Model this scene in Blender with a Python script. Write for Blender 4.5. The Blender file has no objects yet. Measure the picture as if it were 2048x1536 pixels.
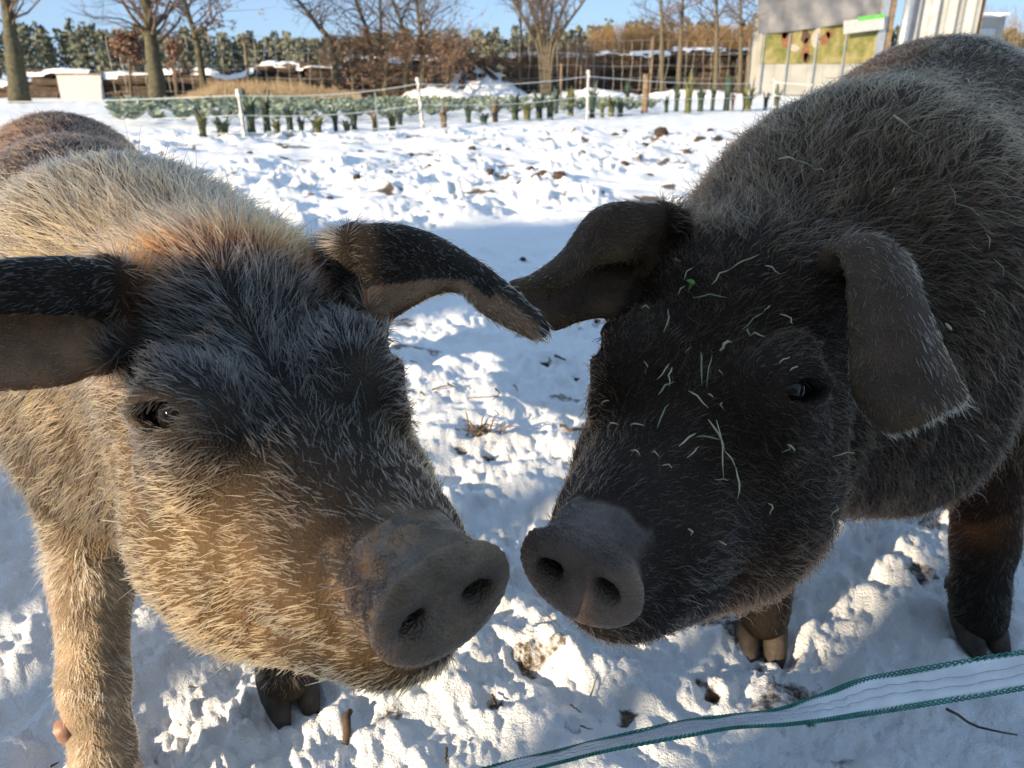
import bpy, math, random
import numpy as np
from mathutils import Vector
random.seed(7); RNG = np.random.default_rng(11)
scene = bpy.context.scene
C = scene.collection
# ------------------------------------------------------------------ camera
FPX, CAM_H = 1540.0, 0.92                       # focal length in photo pixels (2048 wide), lens height above the snow
PITCH = math.atan((768 - 150) / FPX)            # horizon sits at row 150 of the photo
cam_d = bpy.data.cameras.new('camera'); cam = bpy.data.objects.new('camera', cam_d); C.objects.link(cam)
cam_d.sensor_width = 36.0; cam_d.lens = 36.0 * FPX / 2048
cam.location = (0, 0, CAM_H); cam.rotation_euler = (math.pi / 2 - PITCH, 0, 0)
cam_d.clip_start = 0.02; cam_d.clip_end = 4000
cam_d.dof.use_dof = True; cam_d.dof.focus_distance = 0.68; cam_d.dof.aperture_fstop = 11
scene.camera = cam
# ------------------------------------------------------------------ sky and sun
SUN_EL, SUN_AZ = math.radians(14), math.radians(50)      # SUN_AZ: how far the sun stands to the left of straight behind the camera
SUN_DIR = Vector((-math.sin(SUN_AZ) * math.cos(SUN_EL), -math.cos(SUN_AZ) * math.cos(SUN_EL), math.sin(SUN_EL)))
world = bpy.data.worlds.new('World'); scene.world = world; world.use_nodes = True
wn = world.node_tree.nodes; wl = world.node_tree.links
sky = wn.new('ShaderNodeTexSky'); sky.sky_type = 'NISHITA'; sky.sun_disc = False
sky.sun_elevation = SUN_EL; sky.sun_rotation = math.atan2(SUN_DIR.x, SUN_DIR.y)
sky.air_density = 0.75; sky.dust_density = 0.0; sky.ozone_density = 3.0; sky.altitude = 800
mxs = wn.new('ShaderNodeMix'); mxs.data_type = 'RGBA'; mxs.inputs[0].default_value = 0.86     # clear winter air: the even blue that the strip of sky in view shows, over the physical sky
mxs.inputs[7].default_value = (1.24, 1.80, 2.58, 1)
wl.new(sky.outputs[0], mxs.inputs[6]); wl.new(mxs.outputs[2], wn['Background'].inputs[0]); wn['Background'].inputs[1].default_value = 0.15
sun_d = bpy.data.lights.new('sun', 'SUN'); sun = bpy.data.objects.new('sun', sun_d); C.objects.link(sun)
sun_d.energy = 5.0; sun_d.angle = math.radians(0.5); sun_d.color = (1.0, 0.81, 0.56)
sun.rotation_euler = SUN_DIR.to_track_quat('Z', 'Y').to_euler()
scene.view_settings.view_transform = 'Standard'; scene.view_settings.look = 'None'
scene.view_settings.gamma = 1.0; scene.view_settings.exposure = 1.12
scene.cycles.use_denoising = True
scene.cycles.max_bounces = 6; scene.cycles.diffuse_bounces = 3; scene.cycles.transparent_max_bounces = 8
scene.cycles.sample_clamp_indirect = 4.0
# ------------------------------------------------------------------ photo pixel -> direction helpers
_c, _s = math.cos(PITCH), math.sin(PITCH)
def ray(u, v):
    x = (u - 1024) / FPX; y = (768 - v) / FPX
    return np.array([x, _c + y * _s, -_s + y * _c])
def P(u, v, d): return np.array([0, 0, CAM_H]) + d * ray(u, v)          # at depth d along the optical axis
def PY(u, v, Y): r = ray(u, v); return np.array([0, 0, CAM_H]) + r * (Y / r[1])   # where the sight line reaches world y
def ground(u, v): r = ray(u, v); return P(u, v, -CAM_H / r[2])
def project(p):
    p = np.asarray(p, float) - np.array([0, 0, CAM_H])
    fw = p[..., 1] * _c - p[..., 2] * _s; up = p[..., 1] * _s + p[..., 2] * _c
    return np.stack([1024 + FPX * p[..., 0] / fw, 768 - FPX * up / fw, fw], -1)
# ------------------------------------------------------------------ noise
def _hash(i, j, k, seed):
    h = (i.astype(np.int64) * 374761393 + j.astype(np.int64) * 668265263 + k.astype(np.int64) * 2147483647 * 3 + seed * 974634777) & 0xffffffff
    h = ((h ^ (h >> 13)) * 1274126177) & 0xffffffff
    h = ((h ^ (h >> 16)) * 2246822519) & 0xffffffff
    return ((h ^ (h >> 15)) & 0xffffff) / float(0xffffff)
def noise3(p, scale=1.0, seed=0):                # smooth value noise in [-1, 1]
    q = np.asarray(p, float) * scale
    i = np.floor(q); f = q - i; f = f * f * f * (f * (f * 6 - 15) + 10)
    i = i.astype(np.int64); out = 0
    for a in (0, 1):
        wa = f[..., 0] if a else 1 - f[..., 0]
        for b in (0, 1):
            wb = f[..., 1] if b else 1 - f[..., 1]
            for c in (0, 1):
                wc = f[..., 2] if c else 1 - f[..., 2]
                out = out + wa * wb * wc * _hash(i[..., 0] + a, i[..., 1] + b, i[..., 2] + c, seed)
    return out * 2 - 1
def fbm(p, scale, seed, octs=4, gain=0.5):
    a, t, n = 1.0, 0.0, 0.0
    for o in range(octs):
        t = t + a * noise3(p, scale * 2.03 ** o, seed + o * 17); n += a; a *= gain
    return t / n
def sstep(a, b, x):
    t = np.clip((x - a) / (b - a), 0, 1); return t * t * (3 - 2 * t)
def unit(v): v = np.asarray(v, float); return v / (np.linalg.norm(v, axis=-1, keepdims=True) + 1e-12)
# ------------------------------------------------------------------ materials
MATS = {}
class NT:
    """small node-tree writer"""
    def __init__(s, name):
        s.m = bpy.data.materials.new(name); s.m.use_nodes = True
        s.n = s.m.node_tree.nodes; s.l = s.m.node_tree.links
        s.b = s.n['Principled BSDF']; s.out = s.n['Material Output']; MATS[name] = s.m
    def new(s, t, **kw):
        nd = s.n.new(t)
        for k, v in kw.items(): setattr(nd, k, v)
        return nd
    def set(s, nd, **kw):
        for k, v in kw.items(): nd.inputs[k.replace('_', ' ')].default_value = v
    def link(s, a, b): s.l.new(a, b)
    def coord(s): return s.new('ShaderNodeTexCoord').outputs['Object']
    def noise(s, scale, detail=3, rough=0.5, vec=None):
        nd = s.new('ShaderNodeTexNoise'); nd.inputs['Scale'].default_value = scale; nd.inputs['Detail'].default_value = detail
        nd.inputs['Roughness'].default_value = rough; s.link(vec or s.coord(), nd.inputs['Vector']); return nd.outputs['Fac']
    def ramp(s, fac, stops):
        nd = s.new('ShaderNodeValToRGB'); e = nd.color_ramp.elements
        while len(e) < len(stops): e.new(0.5)
        for x, (p, col) in zip(e, stops): x.position = p; x.color = (*col, 1)
        s.link(fac, nd.inputs[0]); return nd.outputs[0]
    def mix(s, fac, a, b, mode='MIX'):
        nd = s.new('ShaderNodeMix', data_type='RGBA', blend_type=mode)
        for sock, v in ((nd.inputs[0], fac), (nd.inputs[6], a), (nd.inputs[7], b)):
            if hasattr(v, 'is_output'): s.link(v, sock)
            else: sock.default_value = v if isinstance(v, (int, float)) else (*v[:3], 1)
        return nd.outputs[2]
    def bump(s, h, strength, dist):
        nd = s.new('ShaderNodeBump'); nd.inputs['Strength'].default_value = strength; nd.inputs['Distance'].default_value = dist
        s.link(h, nd.inputs['Height']); s.link(nd.outputs[0], s.b.inputs['Normal'])
def simple(name, lo, hi, scale=6, rough=0.8, bump=0.0, bdist=0.01, bscale=None, metallic=0.0, detail=4):
    t = NT(name); f = t.noise(scale, detail)
    t.link(t.ramp(f, [(0.3, lo), (0.7, hi)]), t.b.inputs['Base Color'])
    t.set(t.b, Roughness=rough, Metallic=metallic)
    if bump: t.bump(t.noise(bscale or scale * 3, 4), bump, bdist)
    return t.m
# ------------------------------------------------------------------ object helpers
def link(o, parent=None):
    C.objects.link(o)
    if parent is not None: o.parent = parent
    return o
def tag(o, label=None, cat=None, group=None, kind=None):
    for k, v in (('label', label), ('category', cat), ('group', group), ('kind', kind)):
        if v: o[k] = v
    return o
def empty(name, loc=(0, 0, 0), rz=0.0):
    o = bpy.data.objects.new(name, None); link(o); o.location = loc; o.rotation_euler[2] = rz; return o
def np_mesh(name, V, Fc, mat=None, smooth=True, attrs=None):
    V = np.ascontiguousarray(V, np.float32); Fc = np.asarray(Fc, np.int32)
    me = bpy.data.meshes.new(name); n = Fc.shape[1]
    me.vertices.add(len(V)); me.vertices.foreach_set('co', V.ravel())
    me.loops.add(Fc.size); me.loops.foreach_set('vertex_index', Fc.ravel())
    me.polygons.add(len(Fc)); me.polygons.foreach_set('loop_start', np.arange(0, Fc.size, n, dtype=np.int32))
    me.polygons.foreach_set('loop_total', np.full(len(Fc), n, np.int32))
    if smooth: me.polygons.foreach_set('use_smooth', np.ones(len(Fc), bool))
    for k, a in (attrs or {}).items():
        a = np.asarray(a, np.float32)
        if a.ndim == 1: at = me.attributes.new(k, 'FLOAT', 'POINT'); at.data.foreach_set('value', a)
        else:
            at = me.attributes.new(k, 'FLOAT_COLOR', 'POINT')
            at.data.foreach_set('color', np.c_[a, np.ones(len(a))].astype(np.float32).ravel())
    if mat: me.materials.append(MATS[mat] if isinstance(mat, str) else mat)
    me.update(calc_edges=True); return me
def obj(name, me, parent=None, loc=None):
    o = bpy.data.objects.new(name, me); link(o, parent)
    if loc is not None: o.location = loc
    return o
class MB:
    """collects shapes; build() links them as one mesh object"""
    def __init__(s): s.v, s.f = [], []
    def add(s, V, Fs):
        b = len(s.v); s.v += [tuple(map(float, x)) for x in V]; s.f += [tuple(i + b for i in q) for q in Fs]; return s
    def box(s, c, size, rz=0.0, M=None):
        hx, hy, hz = (k / 2 for k in size)
        V = np.array([(x, y, z) for x in (-hx, hx) for y in (-hy, hy) for z in (-hz, hz)])
        if rz: V = V @ np.array([[math.cos(rz), math.sin(rz), 0], [-math.sin(rz), math.cos(rz), 0], [0, 0, 1]])
        if M is not None: V = V @ np.asarray(M).T
        return s.add(V + np.asarray(c, float), [(0, 1, 3, 2), (4, 6, 7, 5), (0, 4, 5, 1), (2, 3, 7, 6), (0, 2, 6, 4), (1, 5, 7, 3)])
    def tube(s, pts, rad, n=6, cap=True):
        pts = np.asarray(pts, float); m = len(pts); rad = np.broadcast_to(np.asarray(rad, float), (m,))
        T = unit(np.gradient(pts, axis=0)); ref = np.array([0.31, 0.2, 0.93]); V = []
        if abs(T.mean(0) @ ref) > 0.9: ref = np.array([0.95, 0.2, 0.1])
        for p, t, r in zip(pts, T, rad):
            a = unit(np.cross(t, ref)); b = np.cross(t, a)
            for k in range(n):
                q = 2 * math.pi * k / n; V.append(p + r * (math.cos(q) * a + math.sin(q) * b))
        Fs = [(i * n + k, i * n + (k + 1) % n, (i + 1) * n + (k + 1) % n, (i + 1) * n + k) for i in range(m - 1) for k in range(n)]
        if cap: Fs += [tuple(range(n))[::-1], tuple((m - 1) * n + k for k in range(n))]
        return s.add(V, Fs)
    def build(s, name, mat, parent=None, smooth=False, kind=None):
        me = bpy.data.meshes.new(name); me.from_pydata(s.v, [], s.f); me.materials.append(MATS[mat])
        if smooth: me.polygons.foreach_set('use_smooth', np.ones(len(me.polygons), bool))
        o = obj(name, me, parent)
        if kind: o['kind'] = kind
        return o
# ================================================================== GROUND: one sheet of trampled snow out to the horizon
def pits():                                      # hollows where hooves and rooting snouts broke through to the earth: (x, y, radius, depth, mud)
    out = []
    for u, v, r, d, m in [(1425, 1390, .020, .030, 1), (1400, 1360, .014, .02, .9), (1255, 1435, .024, .016, .9), (955, 860, .05, .015, .85),
                          (985, 905, .022, .025, 1), (925, 900, .018, .02, 1), (1090, 722, .035, .03, 1), (1145, 725, .02, .01, .6), (1150, 755, .02, .01, .8),
                          (780, 720, .025, .02, .9), (745, 712, .02, .01, .7), (1030, 795, .03, .005, .45), (1085, 813, .03, .005, .5), (980, 1000, .02, .012, 0), (1050, 1310, .025, .01, .8),
                          (1110, 1310, .02, .012, .8), (985, 1395, .018, .02, .9), (740, 1440, .025, .012, .7), (790, 1430, .02, .012, .8), (1480, 1390, .03, .02, .2), (1150, 1465, .02, .01, .6),
                          (90, 1395, .02, .015, .4), (640, 1395, .03, .015, .3), (1830, 1140, .03, .015, .8), (1760, 1110, .03, .02, 0), (2030, 960, .03, .03, .9),
                          (1260, 1080, .03, .02, .2), (320, 1490, .03, .01, .5), (560, 1425, .05, .03, .2), (1955, 1285, .06, .03, .1), (1530, 1280, .05, .03, .1), (1780, 1535, .02, .02, .6), (1620, 1310, .04, .02, 0),
                          (600, 1300, .04, .015, .1), (830, 1400, .03, .012, .2), (420, 1450, .05, .02, .15)]:
        g = ground(u, v); out.append((g[0], g[1], r, d, m))
    return np.array(out)
PITS = pits()
def snow_height(x, y, want_mud=False):
    x = np.atleast_1d(np.asarray(x, float)); y = np.atleast_1d(np.asarray(y, float))
    p = np.stack([x, y, np.zeros_like(x)], -1); r = np.hypot(x, y)
    wob = np.stack([noise3(p, 3, 91), noise3(p, 3, 92), np.zeros_like(x)], -1) * .09
    q = p + wob
    soft = fbm(q, 2.2, 1, 3) * .020 + fbm(q, 7.0, 5, 3) * .009
    lumps = (1 - np.abs(fbm(q, 4.2, 9, 4, .55)) * 2.1)                       # ridged
    cl = np.clip(fbm(q, 5.2, 23, 4, .6) - .02, 0, None)
    rough = sstep(4.3, 5.6, r) * (1 - .8 * sstep(13, 17, r))                  # the rooted-up strip in front of the crops
    tram = sstep(.05, .4, fbm(p, 1.1, 41, 2)) * (1 - .4 * rough)
    z = soft * (1 - .3 * rough) + rough * ((lumps * .03 + cl * .15) * sstep(-.45, .35, fbm(p, .8, 43, 2)) + fbm(q, 1.7, 44, 2) * .07 - .02) + tram * (fbm(q, 9, 51, 3) * .020) * sstep(20, 12, r)
    z = z + fbm(q, 10, 60, 4, .60) * .047 * sstep(6, 3, r) * (.45 + .55 * sstep(-.3, .3, fbm(p, 1.6, 63, 2))) + fbm(q, 38, 61, 3, .6) * .010 * sstep(6, 3, r) + fbm(p, 85, 66, 2) * .0022 * sstep(2.8, 1.6, r)
    mud = rough * sstep(.20, .44, fbm(q, 3.7, 77, 4, .62)) * sstep(.05, .3, fbm(p, .9, 78, 2) + .28) 
    mud = np.maximum(mud, (1 - rough) * sstep(.42, .60, fbm(q, 7.3, 79, 3, .6)) * sstep(6, 3, r) * .8)
    for a, b, pr, d, m in PITS:
        k = np.nonzero((np.abs(x - a) < 4 * pr) & (np.abs(y - b) < 4 * pr))
        if len(k[0]) == 0: continue
        pk = p[k]; dd = np.hypot(x[k] - a, y[k] - b) * (1 + .35 * noise3(pk, 30, 7)) / pr + .5 * noise3(pk, 16, 17) + .25 * noise3(pk, 45, 18)
        z[k] += -d * .75 * np.exp(-np.clip(dd, 0, None) ** 2) + d * .25 * np.exp(-((dd - 1.8) / .7) ** 2)
        mud[k] = np.maximum(mud[k], m * sstep(1.15, .5, dd + .35 * noise3(pk, 60, 8)))
    if want_mud: return z, mud
    return z
def build_ground():
    front = np.radians(np.linspace(-47, 47, 640)); back = np.radians(np.linspace(47, 313, 70))[1:-1]
    ang = np.r_[front, back]; na = len(ang)
    rad = np.r_[.002, .1, .2, np.geomspace(.30, 30, 470), np.geomspace(30, 900, 40)[1:]]; nr = len(rad)
    A, R_ = np.meshgrid(ang, rad)
    x = R_ * np.sin(A); y = R_ * np.cos(A)
    z, mud = snow_height(x, y, True)
    fade = sstep(60, 30, R_); z = z * fade
    z = z + sstep(26, 36, R_) * .12 * fbm(np.stack([x, y, 0 * x], -1), .25, 31, 3)
    V = np.stack([x, y, z], -1).reshape(-1, 3)
    i = np.arange(nr - 1)[:, None] * na; j = np.arange(na)[None]; j2 = (j + 1) % na
    Q = np.stack([i + j, i + j2, i + na + j2, i + na + j], -1).reshape(-1, 4)[:, ::-1]
    t = NT('snow'); at = t.new('ShaderNodeAttribute', attribute_name='mud')
    co = t.coord(); n1 = t.noise(40, 4, .6, co); n2 = t.noise(420, 2, .7, co)
    sn = t.ramp(n1, [(0.25, (.83, .85, .88)), (0.75, (.90, .905, .91))])
    md = t.ramp(t.noise(55, 5, .7, co), [(0.25, (.020, .013, .008)), (0.5, (.085, .052, .030)), (0.8, (.20, .135, .085))])
    mm = t.new('ShaderNodeMath', operation='MULTIPLY_ADD'); t.link(t.noise(70, 6, .72, co), mm.inputs[0]); mm.inputs[1].default_value = 1.5; t.link(at.outputs['Fac'], mm.inputs[2])
    sc_ = t.new('ShaderNodeMath', operation='MULTIPLY'); t.link(mm.outputs[0], sc_.inputs[0]); sc_.inputs[1].default_value = .45
    mk = t.ramp(sc_.outputs[0], [(.56, (0, 0, 0)), (.74, (1, 1, 1))]); t.link(t.mix(mk, sn, md), t.b.inputs['Base Color']); t.set(t.b, Roughness=.55)
    t.b.inputs['Specular IOR Level'].default_value = .35
    n3 = t.noise(170, 3, .65, co); hh = t.new('ShaderNodeMath', operation='MULTIPLY_ADD'); t.link(n3, hh.inputs[0]); hh.inputs[1].default_value = 2.0; t.link(n2, hh.inputs[2]); t.bump(hh.outputs[0], .8, .004)
    me = np_mesh('snow_ground', V, Q, 'snow', True, {'mud': mud.ravel()})
    o = obj('snow_ground', me); o['kind'] = 'structure'; return o
build_ground()
# ================================================================== PIGS: each body is one continuous surface grown from a distance field
class Field:
    def __init__(s, xs, ys, zs):
        s.ax = (np.asarray(xs), np.asarray(ys), np.asarray(zs)); s.F = np.full([len(a) for a in s.ax], 1.0, np.float32)
    def apply(s, fn, lo, hi, k=.02, cut=False):
        pad = k + .03; sl = []
        for a, l, h in zip(s.ax, lo, hi):
            i, j = np.searchsorted(a, l - pad), np.searchsorted(a, h + pad)
            if j <= i: return
            sl.append(slice(i, j))
        sl = tuple(sl)
        X = s.ax[0][sl[0]][:, None, None].astype(np.float32); Y = s.ax[1][sl[1]][None, :, None].astype(np.float32); Z = s.ax[2][sl[2]][None, None, :].astype(np.float32)
        d = fn(X, Y, Z); a = s.F[sl]
        if cut: d = -d; s.F[sl] = np.maximum(a, d) + np.maximum(k - np.abs(a - d), 0) ** 2 / (4 * k)
        else: s.F[sl] = np.minimum(a, d) - np.maximum(k - np.abs(a - d), 0) ** 2 / (4 * k)
    def cone(s, a, b, ra, rb, k=.02, cut=False):          # round cone between two points
        a = np.asarray(a, float); b = np.asarray(b, float); ba = b - a; L2 = float(ba @ ba) + 1e-12
        def fn(X, Y, Z):
            h = np.clip(((X - a[0]) * ba[0] + (Y - a[1]) * ba[1] + (Z - a[2]) * ba[2]) / L2, 0, 1)
            return np.sqrt((X - a[0] - h * ba[0]) ** 2 + (Y - a[1] - h * ba[1]) ** 2 + (Z - a[2] - h * ba[2]) ** 2) - (ra + (rb - ra) * h)
        r = max(ra, rb); s.apply(fn, np.minimum(a, b) - r, np.maximum(a, b) + r, k, cut)
    def ell(s, c, M, rad, k=.03, cut=False):              # ellipsoid; rows of M are its axes
        c = np.asarray(c, float); M = np.asarray(M, float); rx, ry, rz = rad
        def fn(X, Y, Z):
            x, y, z = X - c[0], Y - c[1], Z - c[2]
            p = M[0, 0] * x + M[0, 1] * y + M[0, 2] * z; q = M[1, 0] * x + M[1, 1] * y + M[1, 2] * z; w = M[2, 0] * x + M[2, 1] * y + M[2, 2] * z
            k0 = np.sqrt((p / rx) ** 2 + (q / ry) ** 2 + (w / rz) ** 2); k1 = np.sqrt((p / rx ** 2) ** 2 + (q / ry ** 2) ** 2 + (w / rz ** 2) ** 2)
            return k0 * (k0 - 1) / (k1 + 1e-6)
        e = np.sqrt(((M * np.array(rad)[:, None]) ** 2).sum(0)); s.apply(fn, c - e, c + e, k, cut)
    def loft(s, t, M, tab, k=.03, p=2.3):                 # superellipse sections along a local axis: x, half width, top, bottom
        tab = np.array(sorted(tab)); M = np.asarray(M)
        def fn(X, Y, Z):
            x, y, z = X - t[0], Y - t[1], Z - t[2]
            a = M[0, 0] * x + M[0, 1] * y + M[0, 2] * z; b = M[1, 0] * x + M[1, 1] * y + M[1, 2] * z; c = M[2, 0] * x + M[2, 1] * y + M[2, 2] * z
            w, tp, bt = (np.interp(a, tab[:, 0], tab[:, i]).astype(np.float32) for i in (1, 2, 3))
            h = (tp - bt) / 2; m = (tp + bt) / 2
            d = ((np.abs(b / w) ** p + np.abs((c - m) / h) ** p) ** (1 / p) - 1) * np.minimum(w, h)
            e = np.maximum(a - tab[-1, 0], tab[0, 0] - a); kk = .012
            return np.maximum(d, e) + np.maximum(kk - np.abs(d - e), 0) ** 2 / (4 * kk)
        cr = np.array([[x, y, z] for x in (tab[0, 0], tab[-1, 0]) for y in (-tab[:, 1].max(), tab[:, 1].max()) for z in (tab[:, 3].min(), tab[:, 2].max())]) @ M + t
        s.apply(fn, cr.min(0), cr.max(0), k)
    def surface(s):                                        # surface nets
        F = s.F; I = F < 0; n = F.shape
        cs = [(i, j, k) for i in (0, 1) for j in (0, 1) for k in (0, 1)]
        cnt = sum(I[i:n[0] - 1 + i, j:n[1] - 1 + j, k:n[2] - 1 + k].astype(np.int8) for i, j, k in cs)
        idx = np.argwhere((cnt > 0) & (cnt < 8)); cid = np.full([m - 1 for m in n], -1, np.int32); cid[tuple(idx.T)] = np.arange(len(idx))
        val = {c: F[idx[:, 0] + c[0], idx[:, 1] + c[1], idx[:, 2] + c[2]] for c in cs}
        acc = np.zeros((len(idx), 3)); num = np.zeros(len(idx))
        for a in cs:
            for d in range(3):
                if a[d]: continue
                b = list(a); b[d] = 1; va, vb = val[a], val[tuple(b)]; m = (va < 0) != (vb < 0)
                t = np.where(m, va / np.where(m, va - vb, 1), 0); pt = np.tile(np.array(a, float), (len(idx), 1)); pt[:, d] = t
                acc += pt * m[:, None]; num += m
        g = idx + acc / num[:, None]
        V = np.stack([np.interp(g[:, d], np.arange(n[d]), s.ax[d]) for d in range(3)], -1); Q = []
        for d in range(3):
            o = [(0, 1, 2), (1, 2, 0), (2, 0, 1)][d]; lo = [slice(None)] * 3; hi = [slice(None)] * 3; lo[d] = slice(0, -1); hi[d] = slice(1, None)
            A, B = I[tuple(lo)], I[tuple(hi)]; e = np.argwhere(A != B); e = e[(e[:, o[1]] > 0) & (e[:, o[2]] > 0) & (e[:, o[1]] < n[o[1]] - 1) & (e[:, o[2]] < n[o[2]] - 1)]
            q = []
            for du, dv in ((1, 1), (0, 1), (0, 0), (1, 0)):
                c = e.copy(); c[:, o[1]] -= du; c[:, o[2]] -= dv; q.append(cid[tuple(c.T)])
            q = np.stack(q, -1); fl = ~A[tuple(e.T)]; q[fl] = q[fl][:, ::-1]; Q.append(q)
        return V, np.concatenate(Q)
def smooth_mesh(V, Q, it=2, lam=.5):
    E = np.concatenate([Q[:, [0, 1]], Q[:, [1, 2]], Q[:, [2, 3]], Q[:, [3, 0]]]); n = len(V)
    deg = np.bincount(E[:, 0], minlength=n) + np.bincount(E[:, 1], minlength=n)
    for sgn in [lam, -lam * .9] * it:
        S = np.stack([np.bincount(E[:, 0], V[E[:, 1], d], n) + np.bincount(E[:, 1], V[E[:, 0], d], n) for d in range(3)], -1) / np.maximum(deg, 1)[:, None]
        V = V + sgn * (S - V)
    return V
def normals_of(V, Q):
    fn = np.cross(V[Q[:, 2]] - V[Q[:, 0]], V[Q[:, 3]] - V[Q[:, 1]]); N = np.zeros_like(V)
    for k in range(4):
        for d in range(3): N[:, d] += np.bincount(Q[:, k], fn[:, d], len(V))
    return unit(N)
def axis_steps(lo, flo, fhi, hi, fine, coarse):
    a = [flo]; 
    x = flo; st = fine
    left = []
    while x > lo: st = min(st * 1.25, coarse); x -= st; left.append(x)
    mid = np.arange(flo, fhi + fine, fine); x = mid[-1]; st = fine; right = []
    while x < hi: st = min(st * 1.25, coarse); x += st; right.append(x)
    return np.r_[left[::-1], mid, right]
def crspline(pts, n):                                     # Catmull-Rom through control points
    p = np.asarray(pts, float); p = np.concatenate([[2 * p[0] - p[1]], p, [2 * p[-1] - p[-2]]]); m = len(p) - 3
    t = np.linspace(0, m, n); i = np.minimum(t.astype(int), m - 1); f = (t - i).reshape((-1,) + (1,) * (p.ndim - 1))
    a, b, c, d = p[i], p[i + 1], p[i + 2], p[i + 3]
    return .5 * (2 * b + (c - a) * f + (2 * a - 5 * b + 4 * c - d) * f ** 2 + (3 * b - a - 3 * c + d) * f ** 3)
def ear_sheet(rows, n=46, m=24):                          # rows: base -> tip, each row four points across (photo pixel and depth)
    G = np.array([[P(*q) for q in r] for r in rows])      # rows, 4, 3
    G = crspline(G, n)                                    # along
    G = np.stack([crspline(g, m) for g in G])             # across
    return G

HEAD_TAB = [(-.004, .043, .040, -.042), (-.014, .044, .042, -.046), (-.032, .0445, .043, -.056), (-.06, .051, .047, -.070), (-.10, .062, .053, -.088), (-.15, .073, .064, -.102),
            (-.20, .087, .082, -.116), (-.245, .098, .104, -.130), (-.29, .108, .129, -.142), (-.34, .115, .156, -.150), (-.39, .118, .176, -.155), (-.44, .116, .185, -.155), (-.50, .110, .185, -.150)]

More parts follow.
